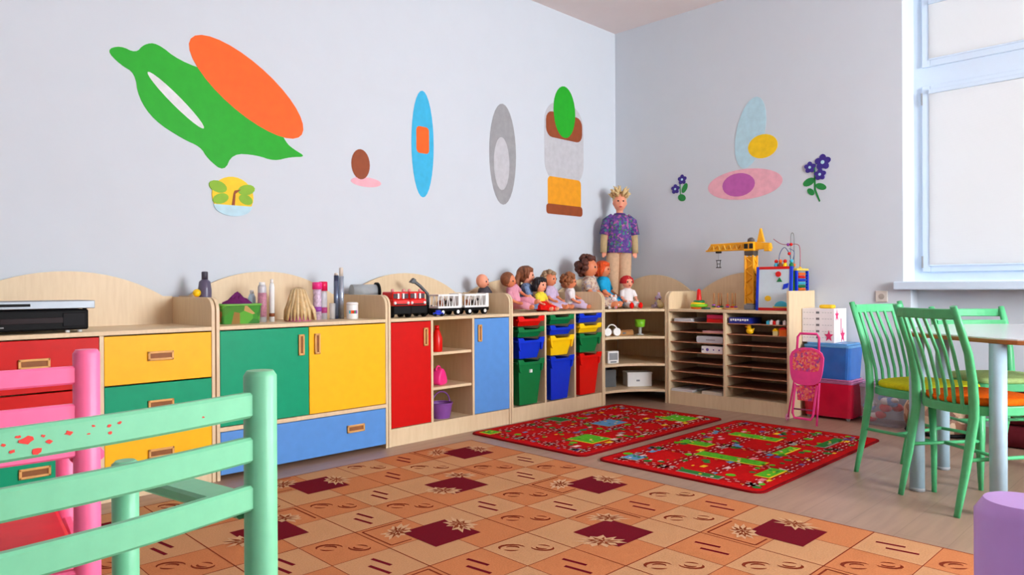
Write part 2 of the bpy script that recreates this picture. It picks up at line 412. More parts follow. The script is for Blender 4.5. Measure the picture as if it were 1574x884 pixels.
# ------------------------------------------------------------------ two red play mats
r_base = mat('mat_red', (200, 8, 10), 0.9, 0.12, 60); r_edge = mat('mat_edge', (130, 8, 16), 0.9)
mm = [mat('mat_white', (236, 200, 192), 0.9), mat('mat_green', (96, 190, 40), 0.9, 0.15, 60), mat('mat_yellow', (246, 200, 40), 0.9), mat('mat_blue', (96, 150, 190), 0.9),
      mat('mat_purple', (110, 80, 140), 0.9), mat('mat_dkgreen', (50, 120, 50), 0.9), mat('mat_pink', (240, 130, 140), 0.9), mat('mat_dkred', (160, 4, 10), 0.9), mat('mat_grey', (160, 150, 140), 0.9)]
def play_mat(label, x0, x1, y0, y1, seed, spots, rz):
    rn = random.Random(seed)
    cx, cy = (x0+x1)/2, (y0+y1)/2; w, h = (x1-x0)/2, (y1-y0)/2
    t = thing('play_mat', label, 'play mat', (cx, cy, 0), rz, 'red play mats with road print')
    G().prism(rrect(-w, w, -h, h, 0.06, 5), 'z', 0, 0.008).build('binding', r_edge, t)
    G().prism(rrect(-w+0.014, w-0.014, -h+0.014, h-0.014, 0.05, 5), 'z', 0.0, 0.0086).build('pile', r_base, t)
    g = G(); z = [0.0090, 0.0094, 0.0098, 0.0102]
    def rc(a, b, c, d, zi, m): g.poly([(a, c, z[zi]), (b, c, z[zi]), (b, d, z[zi]), (a, d, z[zi])], m)
    # road grid: darker streets edged with white dashes
    vx = [-w*0.86, -w*0.42, -w*0.02, w*0.40, w*0.84]; hy = [-h*0.80, -h*0.28, h*0.25, h*0.78]
    for x in vx: rc(x-0.03, x+0.03, -h*0.9, h*0.9, 0, 7)
    for y in hy: rc(-w*0.93, w*0.93, y-0.03, y+0.03, 0, 7)
    for x in vx:
        y = -h*0.88
        while y < h*0.86: rc(x-0.004, x+0.004, y, y+0.025, 1, 0); y += 0.055
        y = -h*0.88
        while y < h*0.86: rc(x-0.033, x-0.028, y, y+0.02, 1, 0 if rn.random() < .5 else 2); rc(x+0.028, x+0.033, y, y+0.02, 1, 0); y += 0.07
    for y in hy:
        x = -w*0.92
        while x < w*0.9: rc(x, x+0.025, y-0.004, y+0.004, 1, 0); x += 0.055
        x = -w*0.92
        while x < w*0.9: rc(x, x+0.02, y-0.033, y-0.028, 1, 0); rc(x, x+0.02, y+0.028, y+0.033, 1, 0 if rn.random() < .6 else 1); x += 0.07
    # houses, trees and ponds printed in the blocks
    for k in range(150):
        x = rn.uniform(-w+0.06, w-0.06); y = rn.uniform(-h+0.06, h-0.06)
        m = rn.choice([1, 5, 5, 1, 0, 4, 3, 8, 6, 2, 5]); s = rn.uniform(0.010, 0.030)
        if m in (1, 5): g.poly([(a, b, z[2]) for a, b in ell(x, y, s, s*rn.uniform(.6, 1.2), 7, rn.random())], m)
        else: rc(x-s, x+s, y-s*0.6, y+s*0.6, 2, m)
        if m in (0, 4, 8): rc(x-s*0.5, x+s*0.5, y-s*0.9, y-s*0.55, 2, rn.choice([2, 6, 7]))
    for x, y, a, b, m in spots:
        rc(x-a-0.012, x+a, y-b-0.012, y+b, 2, 2 if m == 1 else 8); rc(x-a, x+a, y-b, y+b, 3, m)
        for k in range(5):
            g.poly([(p, q_, z[3]+0.0003) for p, q_ in ell(x+rn.uniform(-a, a)*.7, y+rn.uniform(-b, b)*.7, 0.012, 0.01, 6)], rn.choice([5, 5, 0, 2]))
    g.build('printed_pattern', mm, t)
    return t
play_mat('red road-print play mat along the toy cabinets in the corner', 3.24, 4.90, 2.665, 3.655, 3,
         [(-0.42, -0.22, 0.10, 0.10, 1), (0.60, -0.25, 0.10, 0.10, 1), (0.10, 0.02, 0.11, 0.08, 3), (-0.05, 0.38, 0.06, 0.08, 5), (-0.72, 0.4, 0.05, 0.05, 1)], R(0))
play_mat('red road-print play mat nearer the green chairs', 3.25, 4.93, 1.58, 2.575, 8,
         [(-0.30, -0.05, 0.05, 0.20, 1), (0.35, 0.12, 0.05, 0.16, 1), (-0.66, 0.36, 0.05, 0.05, 3), (-0.45, -0.36, 0.10, 0.04, 1), (-0.72, -0.1, 0.03, 0.12, 5), (0.1, -0.2, 0.12, 0.03, 1), (0.5, -0.3, 0.16, 0.03, 5), (-0.08, 0.3, 0.05, 0.10, 1)], R(0))

# ------------------------------------------------------------------ storage units along the walls
TB = 0.018
def handle(parent, x, z, w, h, y=-0.002):
    g = G(); b = 0.011; d = 0.010
    g.box(x-w/2, x+w/2, y-d, y, z+h/2-b, z+h/2, 0.003).box(x-w/2, x+w/2, y-d, y, z-h/2, z-h/2+b, 0.003)
    g.box(x-w/2, x-w/2+b, y-d, y, z-h/2, z+h/2, 0.003).box(x+w/2-b, x+w/2, y-d, y, z-h/2, z+h/2, 0.003)
    g.mi = 1; g.box(x-w/2+b*.7, x+w/2-b*.7, y-0.004, y, z-h/2+b*.7, z+h/2-b*.7)
    g.build('handle', [woodh, slotm], parent)
def front(parent, name, x0, x1, z0, z1, m, hx=None, hz=None, hw=0.12, hh=0.045):
    o = G().box(x0+0.002, x1-0.002, 0.0, 0.017, z0+0.002, z1-0.002, 0.0015, 1).build(name, m, parent)
    if hx is not None: handle(o, hx, hz, hw, hh)
    return o
def side_profile(D, top, rf=0.07):
    return [(0.0, 0.0), (D, 0.0), (D, top)] + [(rf-rf*math.sin(R(a)), top-rf+rf*math.cos(R(a))) for a in range(0, 91, 15)]
def arch(x0, x1, zs, zt, n=24):
    c = (x0+x1)/2; hw = (x1-x0)/2; hgt = zt-zs; Rr = (hw*hw+hgt*hgt)/(2*hgt)
    return [(c+hw*math.cos(PI*k/n), zt-Rr+math.sqrt(max(0, Rr*Rr-(hw*math.cos(PI*k/n))**2))) for k in range(n+1)]
def carcass(name, label, loc, rz, W_, D, peak=1.10, square_right=False, zb=0.11):
    t = thing(name, label, 'cabinet', loc, rz, 'birch storage units along the walls')
    for k, x in enumerate((0.0, W_-TB)):
        prof = side_profile(D, 0.95)
        if k == 1 and square_right: prof = [(0, 0), (D, 0), (D, 0.955), (0, 0.955)]
        G().prism(prof, 'x', x, x+TB, 0.002).build('side_panel', wood, t)
    G().box(TB, W_-TB, 0.0, D-0.02, 0.78, 0.80, 0.002).build('top_board', wood, t)
    a = arch(TB+0.05, W_-TB-0.05, 0.955, peak)
    G().prism([(TB, 0.03), (W_-TB, 0.03), (W_-TB, 0.955)] + a + [(TB, 0.955)], 'y', D-0.018, D).build('back_panel', wood, t)
    if zb: G().box(TB, W_-TB, 0.008, 0.03, 0.0, zb).build('plinth', wood, t)
    G().box(TB, W_-TB, 0.02, D-0.02, max(zb, 0.04)-0.018, max(zb, 0.04)).build('bottom_board', wood, t)
    return t
YF, DA = 3.70, 0.555
X1, X2, X3, X4, X5 = 0.47, 1.545, 2.617, 3.697, 4.787
# unit with six drawers
t = carcass('drawer_cabinet', 'birch cabinet with red, green and yellow drawers behind the pink chair', (X1, YF, 0), 0, X2-X1-0.006, DA, 1.09, zb=0.05)
w = X2-X1-0.006; m0 = 1.012-X1
G().box(m0-0.009, m0+0.009, 0.0, DA-0.02, 0.05, 0.78).build('divider', wood, t)
for c, (xa, xb) in enumerate(((TB, m0-0.009), (m0+0.009, w-TB))):
    for k, m in enumerate(((red, red, green), (yellow, green, yellow))[c]):
        z1 = 0.776-k*0.237; front(t, 'drawer', xa, xb, z1-0.234, z1, m, (xa+xb)/2+0.0, z1-0.105)
# unit with two doors over a wide drawer
t = carcass('door_cabinet', 'birch cabinet with green and yellow doors above a wide blue drawer', (X2, YF, 0), 0, X3-X2-0.004, DA, 1.10, zb=0.0)
w = X3-X2-0.004; md = 2.072-X2
G().box(TB, w-TB, 0.0, DA-0.02, 0.252, 0.274).build('shelf', wood, t)
front(t, 'door', TB, md, 0.276, 0.776, green, 2.022-X2, 0.677, 0.036, 0.118)
front(t, 'door', md, w-TB, 0.276, 0.776, yellow, 2.122-X2, 0.677, 0.036, 0.118)
front(t, 'drawer', TB, w-TB, 0.025, 0.25, blue, 2.375-X2, 0.157)
# unit with two narrow doors and open shelves between
t = carcass('open_shelf_cabinet', 'birch cabinet with red and blue doors beside open middle shelves', (X3, YF, 0), 0, X4-X3-0.004, DA, 1.10)
w = X4-X3-0.004; xa, xb = 2.962-X3, 3.325-X3
for x in (xa, xb): G().box(x-0.009, x+0.009, 0.0, DA-0.02, 0.11, 0.78).build('divider', wood, t)
for z in (0.335, 0.565): G().box(xa+0.009, xb-0.009, 0.012, DA-0.02, z-0.018, z, 0.001).build('shelf', wood, t)
front(t, 'door', TB, xa-0.009, 0.113, 0.777, red, 2.905-X3, 0.675, 0.036, 0.118)
front(t, 'door', xb+0.009, w-TB, 0.113, 0.777, blue, 3.382-X3, 0.675, 0.036, 0.118)
# tray unit
t = carcass('tray_cabinet', 'birch cabinet holding three columns of coloured plastic trays', (X4, YF, 0), 0, X5-X4-0.004, DA, 1.06)
w = X5-X4-0.004; cols = [TB, TB+(w-2*TB)/3, TB+2*(w-2*TB)/3, w-TB]
for x in cols[1:3]: G().box(x-0.009, x+0.009, 0.0, DA-0.02, 0.11, 0.78).build('divider', wood, t)
def tray(label, x, zt, h, m, tagged=False, wd=0.285, deep=0.42):
    t = thing('storage_tray', label, 'tray', (x, YF-0.012, zt-h), 0, 'plastic trays in the tray cabinet')
    hw = wd/2; tp = 0.020 if h < 0.12 else 0.035
    g = G()
    # tapered open tub
    def ringv(a, y0, y1, z): return [(-a, y0, z), (a, y0, z), (a, y1, z), (-a, y1, z)]
    lo = ringv(hw-tp-0.012, 0.03, deep-0.03, 0); hi = ringv(hw-0.014, 0.004, deep, h-0.02)
    li = ringv(hw-tp-0.016, 0.034, deep-0.034, 0.004); hi2 = ringv(hw-0.018, 0.008, deep-0.004, h-0.02)
    for A_, B_ in ((lo, hi), (hi2, li)):
        for k in range(4): g.poly([A_[k], A_[(k+1) % 4], B_[(k+1) % 4], B_[k]])
    g.poly(lo[::-1]); g.poly(li)
    g.build('tub', m, t)
    # rim with a dipped front and down-turned grips at both ends
    g = G(); zz = h-0.02
    pr = [(-hw, zz+0.026), (-hw+0.05, zz+0.026), (-hw+0.068, zz+0.006), (hw-0.068, zz+0.006), (hw-0.05, zz+0.026), (hw, zz+0.026),
          (hw-0.006, zz-0.012), (hw-0.022, zz-0.014), (-hw+0.022, zz-0.014), (-hw+0.006, zz-0.012)]
    g.prism(pr, 'y', -0.010, 0.006, 0.002)
    g.box(-hw, -hw+0.016, 0.006, deep, zz-0.006, zz+0.006).box(hw-0.016, hw, 0.006, deep, zz-0.006, zz+0.006)
    if h > 0.12:
        for s in (-1, 1): g.prism([(s*(hw-0.004), zz), (s*(hw-0.03), zz), (s*(hw-0.034), zz-0.07), (s*(hw-0.020), zz-0.062)], 'y', -0.006, 0.010, 0.0015)
    g.build('rim', m, t)
    if tagged: G().box(-0.012, 0.012, -0.003, 0.0085, h-0.095, h-0.072).build('sticker', white, t)
lv = [(0.772, 0.068), (0.692, 0.070), (0.612, 0.150), (0.452, 0.335)]
names = ['shallow {} tray at the top of the {} tray column', 'shallow {} tray second from top in the {} tray column', 'medium {} tray third from top in the {} tray column', 'deep {} tray at the bottom of the {} tray column']
cn = {P_red: 'red', P_green: 'green', P_blue: 'blue', P_yellow: 'yellow'}
for c, (pos, ms) in enumerate((('left', (P_red, P_green, P_blue, P_green)), ('middle', (P_green, P_blue, P_yellow, P_blue)), ('right', (P_blue, P_yellow, P_green, P_red)))):
    xc = X4 + (cols[c]+cols[c+1])/2
    for k, m in enumerate(ms):
        tray(names[k].format(cn[m], pos), xc, lv[k][0], lv[k][1], m, c == 0 and k == 3)
    for z in (0.70, 0.618, 0.455):
        for x in (cols[c]+(TB*0 if c == 0 else 0.009), cols[c+1]-(0 if c == 2 else 0.009)-0.008):
            G().box(x, x+0.008, 0.03, DA-0.05, z+0.002-0.03, z-0.02).build('tray_runner', wood, t)
# corner shelf unit with a concave front
cxl, cyl, cxr, cyr = X5, YF, 5.25, 3.385
BX, BY = 5.72, 4.255
t = thing('corner_shelf', 'birch corner shelf unit with curved open shelves under the dolls', 'shelf', (cxl, cyl, 0), 0, 'birch storage units along the walls')
def cl(x, y): return (x-cxl, y-cyl)
def front_arc(inset=0.0, n=10):
    out = []
    nx, ny = 0.56, 0.83   # towards the corner
    for k in range(n+1):
        s = k/n; bow = 0.07*math.sin(PI*s)+inset
        out.append((cxl+TB+(cxr-cxl-TB)*s+nx*bow, cyl+(cyr+TB*1.2-cyl)*s+ny*bow))
    return out
def shelf_poly(inset): return [cl(*p) for p in front_arc(inset)] + [cl(BX-0.02, cyr+TB*1.2), cl(BX-0.02, BY-0.02), cl(cxl+TB, BY-0.02)]
for z, nm in ((0.80, 'top_board'), (0.567, 'shelf'), (0.335, 'shelf'), (0.115, 'shelf')):
    G().prism(shelf_poly(0.0), 'z', z-0.02, z).build(nm, wood, t)
G().prism(side_profile(BY-cyl, 0.95), 'x', 0, TB, 0.002).build('side_panel', wood, t)
pr = side_profile(BX-cxr, 0.95)
G().prism([(cxr-cxl+a, b) for a, b in pr], 'y', cyr-cyl+0.003, cyr-cyl+0.003+TB, 0.002).build('side_panel', wood, t)
a = arch(cxl+TB+0.04, BX-0.06, 0.955, 1.07)
G().prism([cl(x, z) for x, z in [] ] + [(cxl+TB-cxl, 0.03), (BX-0.02-cxl, 0.03), (BX-0.02-cxl, 0.955)] + [(x-cxl, z) for x, z in a] + [(TB, 0.955)], 'y', BY-0.018-cyl, BY-cyl).build('back_panel', wood, t)
a = arch(cyr+0.05, BY-0.06, 0.955, 1.10)
G().prism([(cyr+0.024-cyl, 0.03), (BY-0.02-cyl, 0.03), (BY-0.02-cyl, 0.955)] + [(y-cyl, z) for y, z in a] + [(cyr+0.024-cyl, 0.955)], 'x', BX-0.018-cxl, BX-cxl).build('back_panel', wood, t)
# pigeonhole unit on the right wall
XF, DB = 5.25, 0.47
YB0, YB1 = 3.383, 2.325
hard = mat('hardboard', (160, 106, 78), 0.55, 0.1, 40); harde = mat('hardboard_edge', (208, 150, 112), 0.6, 0.08, 40)
t = carcass('pigeonhole_cabinet', 'birch pigeonhole cabinet with thin brown paper shelves by the pink stroller', (XF, YB0, 0), R(-90), YB0-YB1, DB, 1.11, square_right=True)
w = YB0-YB1; G().box(w/2-0.009, w/2+0.009, 0.0, DB-0.02, 0.11, 0.78).build('divider', wood, t)
PZ = [0.11+(0.78-0.11)*(k)/8 for k in range(9)]
first = None
for c in (0, 1):
    xa, xb = (TB, w/2-0.009) if c == 0 else (w/2+0.009, w-TB)
    for k in range(1, 8):
        g = G(); g.box(xa, xb, 0.030, DB-0.02, PZ[k]-0.004, PZ[k]); g.mi = 1; g.box(xa, xb, 0.022, 0.030, PZ[k]-0.005, PZ[k])
        g.build('shelf', [hard, harde], t)

# ------------------------------------------------------------------ wall paintings and stickers
def decal(name, label, wall, pieces, cx, cz, base=0.0015):
    """pieces: list of (points, material[, layer]) in wall coordinates"""
    if wall == 'A': t = thing(name, label, 'wall decal', (cx, YA, cz), 0)
    else: t = thing(name, label, 'wall decal', (XB, cx, cz), R(-90))
    for k, p in enumerate(pieces):
        pts = [((x-cx) if wall == 'A' else (cx-x), z-cz) for x, z in p[0]]
        nm = p[2] if len(p) > 2 else 'painted_patch'
        G().prism(pts, 'y', -base-0.0006*k-0.0008, -0.0005).build(nm, p[1], t)
    return t
d_green = mat('decal_green', (20, 172, 22), 0.6, 0.05); d_or = mat('decal_orange', (250, 100, 8), 0.6, 0.05); d_br = mat('decal_brown', (150, 70, 28), 0.6, 0.08)
d_pink = mat('decal_pink', (242, 178, 190), 0.6); d_blue = mat('decal_sky', (55, 182, 226), 0.6); d_grey = mat('decal_grey', (158, 158, 160), 0.6)
d_white = mat('decal_white', (226, 226, 230), 0.6); d_yel = mat('decal_yellow', (252, 206, 20), 0.6); d_mauve = mat('decal_mauve', (196, 98, 176), 0.6)
d_pale = mat('decal_pale_blue', (186, 222, 234), 0.6); d_vio = mat('decal_violet', (62, 44, 140), 0.6); d_dg = mat('decal_leaf', (36, 140, 66), 0.6); d_lt = mat('decal_light_grey', (196, 196, 200), 0.6)
d_lime = mat('decal_lime', (140, 188, 40), 0.6); d_blk = mat('decal_line', (40, 40, 40), 0.6)
def smooth_poly(pts, it=2):
    for _ in range(it):
        out = []
        for i in range(len(pts)):
            a, b = pts[i], pts[(i+1) % len(pts)]
            out += [(a[0]*.75+b[0]*.25, a[1]*.75+b[1]*.25), (a[0]*.25+b[0]*.75, a[1]*.25+b[1]*.75)]
        pts = out
    return pts
pil = smooth_poly([(1.20, 2.285), (1.27, 2.325), (1.35, 2.30), (1.39, 2.36), (1.46, 2.385), (1.58, 2.31), (1.78, 2.28), (2.02, 2.20), (2.18, 2.04), (2.24, 1.93), (2.29, 1.895), (2.385, 1.855), (2.27, 1.84), (2.16, 1.80),
                   (2.04, 1.825), (1.89, 1.815), (1.84, 1.695), (1.74, 1.765), (1.70, 1.83), (1.60, 1.86), (1.44, 1.945), (1.36, 2.06), (1.345, 2.19), (1.27, 2.22)], 2)
decal('pillow_decal', 'green pillow wall painting under a plain orange mound', 'A',
      [(pil, d_green, 'pillow_shape'), (ell(1.565, 2.075, 0.205, 0.03, 24, R(-41)), d_white, 'white_stripe'),
       (ell(2.0, 2.225, 0.42, 0.165, 32, R(-33)), d_or, 'orange_mound')], 1.79, 2.1)
decal('island_plaque', 'small round yellow and green island plaque below the pillow painting', 'A',
      [(ell(1.892, 1.555, 0.128, 0.118, 28), d_yel, 'disc'), ([(x, z) for x, z in ell(1.892, 1.50, 0.118, 0.066, 20, 0, PI, 2*PI)] , d_pale, 'water'),
       (ell(1.80, 1.605, 0.055, 0.035, 14, R(-15)), d_lime, 'foliage'), (ell(1.975, 1.60, 0.055, 0.032, 14, R(15)), d_lime, 'foliage'),
       (ell(1.815, 1.535, 0.05, 0.03, 14, R(20)), d_lime, 'foliage'), (ell(1.97, 1.54, 0.045, 0.03, 14, R(-20)), d_lime, 'foliage'),
       ([(1.882, 1.50), (1.90, 1.50), (1.905, 1.57), (1.94, 1.60), (1.90, 1.59), (1.893, 1.57)], d_br, 'trunk')], 1.892, 1.555, 0.006)
decal('brown_pink_decal', 'small brown oval and pink bar wall painting', 'A',
      [(ell(2.845, 1.735, 0.125, 0.034, 24), d_pink), (ell(2.80, 1.855, 0.075, 0.105, 24), d_br)], 2.84, 1.83)
decal('blue_orange_decal', 'tall narrow sky blue wall painting with an orange middle', 'A',
      [(ell(3.345, 2.07, 0.105, 0.40, 32), d_blue), (rrect(3.285, 3.405, 2.00, 2.20, 0.03), d_or)], 3.345, 2.07)
decal('grey_decal', 'tall plain grey wall painting left of the multicoloured one', 'A',
      [(ell(4.185, 2.10, 0.155, 0.42, 32), d_grey), (ell(4.17, 2.02, 0.09, 0.22, 24), d_lt)], 4.18, 2.1)
decal('colour_block_decal', 'tallest wall painting in green, brown, pale grey and amber blocks', 'A',
      [(rrect(4.70, 5.24, 1.92, 2.66, 0.2, 8), d_lt), (rrect(4.74, 5.20, 1.71, 1.98, 0.04), mat('decal_amber', (238, 158, 16), 0.6)), (rrect(4.72, 5.22, 1.645, 1.735, 0.03), d_br),
       (rrect(4.72, 5.22, 2.33, 2.56, 0.08), d_br), (ell(4.97, 2.58, 0.15, 0.235, 28), d_green)], 4.97, 2.2)
decal('mauve_yellow_decal', 'soft pink, mauve and yellow oval wall painting between two flower stickers', 'B',
      [(ell(2.93, 1.86, 0.34, 0.13, 32), d_pink), (ell(2.87, 2.29, 0.13, 0.30, 28, R(12)), d_pale), (ell(2.98, 1.86, 0.15, 0.10, 24), d_mauve), (ell(2.76, 2.16, 0.13, 0.10, 24), d_yel)], 2.93, 2.1)
def flower(cx, cz, r):
    return [(ell(cx+r*0.55*math.cos(a), cz+r*0.55*math.sin(a), r*0.5, r*0.42, 10, a), d_vio, 'petal') for a in [2*PI*k/5+0.3 for k in range(5)]] + [(ell(cx, cz, r*0.25, r*0.25, 8), d_pale, 'flower_centre')]
decal('flower_sticker', 'small violet flower sticker left on the right wall', 'B',
      [([(3.545, 1.80), (3.553, 1.80), (3.56, 1.97), (3.55, 1.97)], d_dg, 'stem'), (ell(3.535, 1.80, 0.042, 0.032, 14, 0.4), d_dg, 'leaf'), (ell(3.505, 1.885, 0.025, 0.048, 14, 0.5), d_dg, 'leaf')] + flower(3.53, 1.965, 0.045) + flower(3.60, 1.885, 0.043), 3.55, 1.88)
decal('flower_sticker', 'larger violet flower sticker with long stem nearer the window', 'B',
      [([(2.285, 1.66), (2.295, 1.655), (2.335, 1.75), (2.335, 1.95), (2.30, 1.98), (2.325, 1.95), (2.32, 1.76)], d_dg, 'stem'), (ell(2.375, 1.82, 0.05, 0.03, 14, -0.4), d_dg, 'leaf'),
       (ell(2.28, 1.775, 0.045, 0.025, 14, 0.4), d_dg, 'leaf'), (ell(2.36, 1.74, 0.035, 0.022, 14, 0.8), d_dg, 'leaf')] + flower(2.265, 1.965, 0.062) + flower(2.365, 1.935, 0.045) + flower(2.285, 1.87, 0.045), 2.32, 1.85)

# ------------------------------------------------------------------ wooden armchairs in the foreground
def armchair(name, label, post, ang, pm, seatm, rail_z=(0.811, 0.742, 0.668), wd=0.46, chips=False, rr=0.025, other=1, deep=0.43, railh=0.039, top=0.862):
    """post: floor point of the rear right post; ang: facing; local x to the right, y forward"""
    t = thing(name, label, 'chair', (post[0], post[1], 0.008), ang, 'painted wooden armchairs')
    for x in (0.0, -wd):
        g = G(); g.tube([(x, 0, 0), (x, 0, 0.3), (x, 0, top-0.008), (x, 0, top)], [rr*0.92, rr, rr, rr-0.005], 28); g.build('back_post', pm, t)
        g = G(); g.tube([(x+0.008, deep, 0), (x+0.008, deep, 0.3), (x+0.008, deep, 0.655), (x+0.008, deep, 0.661)], [rr*0.9, rr*0.95, rr*0.95, rr*0.7], 24); g.build('arm_post', pm, t)
        s = 1 if x == 0 else -1
        n = 8; pts = [(x+0.004*s, 0.024+(deep-0.024)*k/n, 0.640) for k in range(n+1)]
        G().bar(pts, (0, 0, 1), 0.062, 0.022).build('armrest', pm, t)
        G().bar([(x, 0, 0.39), (x+0.008, deep, 0.39)], (0, 0, 1), 0.022, 0.05).build('side_rail', pm, t)
    for k, z in enumerate(rail_z):
        pts = [(-wd*i/12, -0.035*math.sin(PI*i/12)*0.5, z) for i in range(13)]
        o = G().bar(pts, (0, 0, 1), 0.018, railh).build('back_rail', pm, t)
        if chips and k == 0:
            rn = random.Random(5)
            for cx, cz, s in ((-.335, .003, .008), (-.325, -.010, .007), (-.35, -.007, .004), (-.318, .006, .003), (-.312, -.002, .004), (-.29, .005, .005), (-.262, .009, .0025), (-.268, .0, .002), (-.243, .006, .003), (-.242, -.003, .003), (-.23, .008, .003), (-.344, .009, .004), (-.358, .002, .003), (-.11, -.004, .002)):
                s *= 0.6; g = G()
                yb = -0.035*math.sin(PI*(-cx)/wd)*0.5-0.0093
                g.prism([(cx+s*(0.7+rn.random()*.6)*1.5*math.cos(2*PI*i/9), z+cz+s*(0.5+rn.random()*.8)*math.sin(2*PI*i/9)) for i in range(9)], 'y', yb-0.0002, yb+0.002)
                g.build('paint_chip', mat('chip_red', (214, 38, 24), 0.5), o)
    G().bar([(0.008, deep, 0.39), (-wd+0.008, deep, 0.39)], (0, 0, 1), 0.022, 0.05).build('front_rail', pm, t)
    G().bar([(0, 0, 0.39), (-wd, 0, 0.39)], (0, 0, 1), 0.022, 0.05).build('rear_rail', pm, t)
    G().prism(rrect(-wd+0.014, -0.014, 0.03, deep-0.01, 0.03), 'z', 0.415, 0.445, 0.010).build('seat', seatm, t)
    return t
mint = mat('paint_mint', (114, 188, 146), 0.4, 0.03, 40, bump=0.05); pinkp = mat('paint_pink', (244, 104, 148), 0.4, 0.03, 40, bump=0.05); lav = mat('paint_lavender', (204, 158, 234), 0.4, 0.03, 40)
s_red = mat('seat_red', (226, 18, 36), 0.5, 0.05); s_org = mat('seat_orange', (240, 104, 14), 0.9, 0.12, 60); s_yel = mat('seat_yellow', (220, 220, 40), 0.9, 0.1, 60); s_pale = mat('seat_pale_green', (176, 206, 132), 0.9, 0.08, 60)
armchair('painted_armchair', 'mint green painted wooden armchair with red chips in the foreground', (0.519, 1.079), R(10.2), mint, mat('seat_mint', (110, 190, 142), 0.45), chips=True)
armchair('painted_armchair', 'pink painted wooden armchair with a red seat', (0.43, 1.677), R(-7.3), pinkp, s_red, rail_z=(0.815, 0.738, 0.665), wd=0.46, railh=0.037, top=0.866)
t = armchair('painted_armchair', 'lavender painted chair in the bottom right corner of the picture', (0.0, 0.0), R(-135), lav, mat('seat_lavender', (196, 160, 230), 0.5))
# its left rear post is the one in view: shift the chair so that post stands at (0.52, 0.088)
lp = Matrix.Rotation(R(-135), 3, 'Z') @ Vector((-0.46, 0, 0))
t.location = (0.520-lp.x, 0.088-lp.y, 0.008)

# ------------------------------------------------------------------ green slat-back chairs and the table
gch = mat('paint_green_chair', (84, 186, 124), 0.35, 0.05, 40)
def slat_chair(label, mid, facing, wd, cushion, pattern='slats', top=0.905, seat_w=0.0):
    ang = math.atan2(-facing[0], facing[1])
    t = thing('slat_back_chair', label, 'chair', (mid[0], mid[1], 0), ang, 'green chairs around the table')
    h = wd/2
    def post_y(z):   # rear post: foot splayed back, bent at the seat, leaning back above
        P = [(0, -0.0), (0.2, 0.045), (0.42, 0.085), (0.55, 0.085), (0.7, 0.055), (0.91, -0.02)]
        for (a, ya), (b, yb) in zip(P, P[1:]):
            if z <= b: return ya+(yb-ya)*(z-a)/(b-a)
        return P[-1][1]
    zs = [0, 0.1, 0.2, 0.32, 0.42, 0.5, 0.58, 0.7, 0.8, top]
    for s in (-1, 1):
        G().tube([(s*h*(1+0.03*(z > 0.6)), post_y(z), z) for z in zs], [0.013, 0.016, 0.018, 0.020, 0.021, 0.021, 0.020, 0.018, 0.017, 0.015], 12, sq=(0.8, 1.15)).build('back_post', gch, t)
        G().tube([(s*(h-0.005), 0.43, 0), (s*(h-0.012), 0.425, 0.2), (s*(h-0.02), 0.41, 0.44)], [0.011, 0.014, 0.018], 12).build('front_leg', gch, t)
        G().tube([(s*(h-0.004), post_y(0.24), 0.24), (s*(h-0.012), 0.424, 0.24)], 0.0085, 8).build('stretcher', gch, t)
    G().tube([(-h+0.01, 0.23, 0.24), (h-0.01, 0.23, 0.24)], 0.0085, 8).build('stretcher', gch, t)
    n = 10
    def rail_y(x, z): return post_y(z)-0.035*(1-(x/h)**2)
    xs = [-h+2*h*k/n for k in range(n+1)]
    G().bar([(x, rail_y(x, 0.87), top-0.035) for x in xs], (0, 0, 1), 0.020, 0.045).build('top_rail', gch, t)
    if pattern == 'slats':
        for k in range(6):
            x = -h+2*h*(k+1)/7
            G().bar([(x*0.92, post_y(0.44)+0.0, 0.43), (x*0.94, post_y(0.55)-0.012, 0.55), (x*0.97, post_y(0.7)-0.022, 0.7), (x, rail_y(x, 0.86), top-0.045)], (1, 0, 0), 0.010, 0.017).build('slat', gch, t)
    else:
        G().bar([(x, rail_y(x, 0.74), 0.775) for x in xs], (0, 0, 1), 0.016, 0.028).build('middle_rail', gch, t)
    hw = h+0.005
    out = [(-hw, 0.06), (hw, 0.06), (hw+0.03, 0.3), (hw+0.02, 0.42), (hw-0.04, 0.46), (-hw+0.04, 0.46), (-hw-0.02, 0.42), (-hw-0.03, 0.3)]
    G().prism(smooth_poly(out, 2), 'z', 0.43, 0.470, 0.004).build('seat_frame', gch, t)
    inn = [(x*0.95, 0.075+(y-0.06)*0.95) for x, y in out]
    c = G().prism(smooth_poly(inn, 2), 'z', 0.468, 0.502, 0.014).build('cushion', cushion, t, True)
    return t
slat_chair('green slat-back chair with a yellow seat left of the table', (4.19, 1.355), (-0.33, -0.94), 0.37, s_yel)
slat_chair('green slat-back chair with an orange seat in front of the table', (3.62, 0.97), (0.81, -0.58), 0.345, s_org)
slat_chair('green chair with a plain rail back on the window side of the table', (4.90, 1.10), (-0.707, -0.707), 0.40, s_pale, 'rails', 0.865)
hexp = [(3.55, 0.60), (3.88, 1.155), (4.62, 1.215), (4.98, 0.86), (4.75, 0.28), (4.0, 0.18)]
def round_corners(pts, r, n=5):
    out = []
    for i in range(len(pts)):
        p0, p, p1 = Vector(pts[i-1]), Vector(pts[i]), Vector(pts[(i+1) % len(pts)])
        a = p+(p0-p).normalized()*r; b = p+(p1-p).normalized()*r
        for k in range(n+1):
            s = k/n; out.append(tuple(a*(1-s)**2+p*2*s*(1-s)+b*s*s))
    return out
t = thing('play_table', 'white topped table with pale blue legs among the green chairs', 'table', (4.28, 0.72, 0), 0)
hl = [(x-4.28, y-0.72) for x, y in hexp]
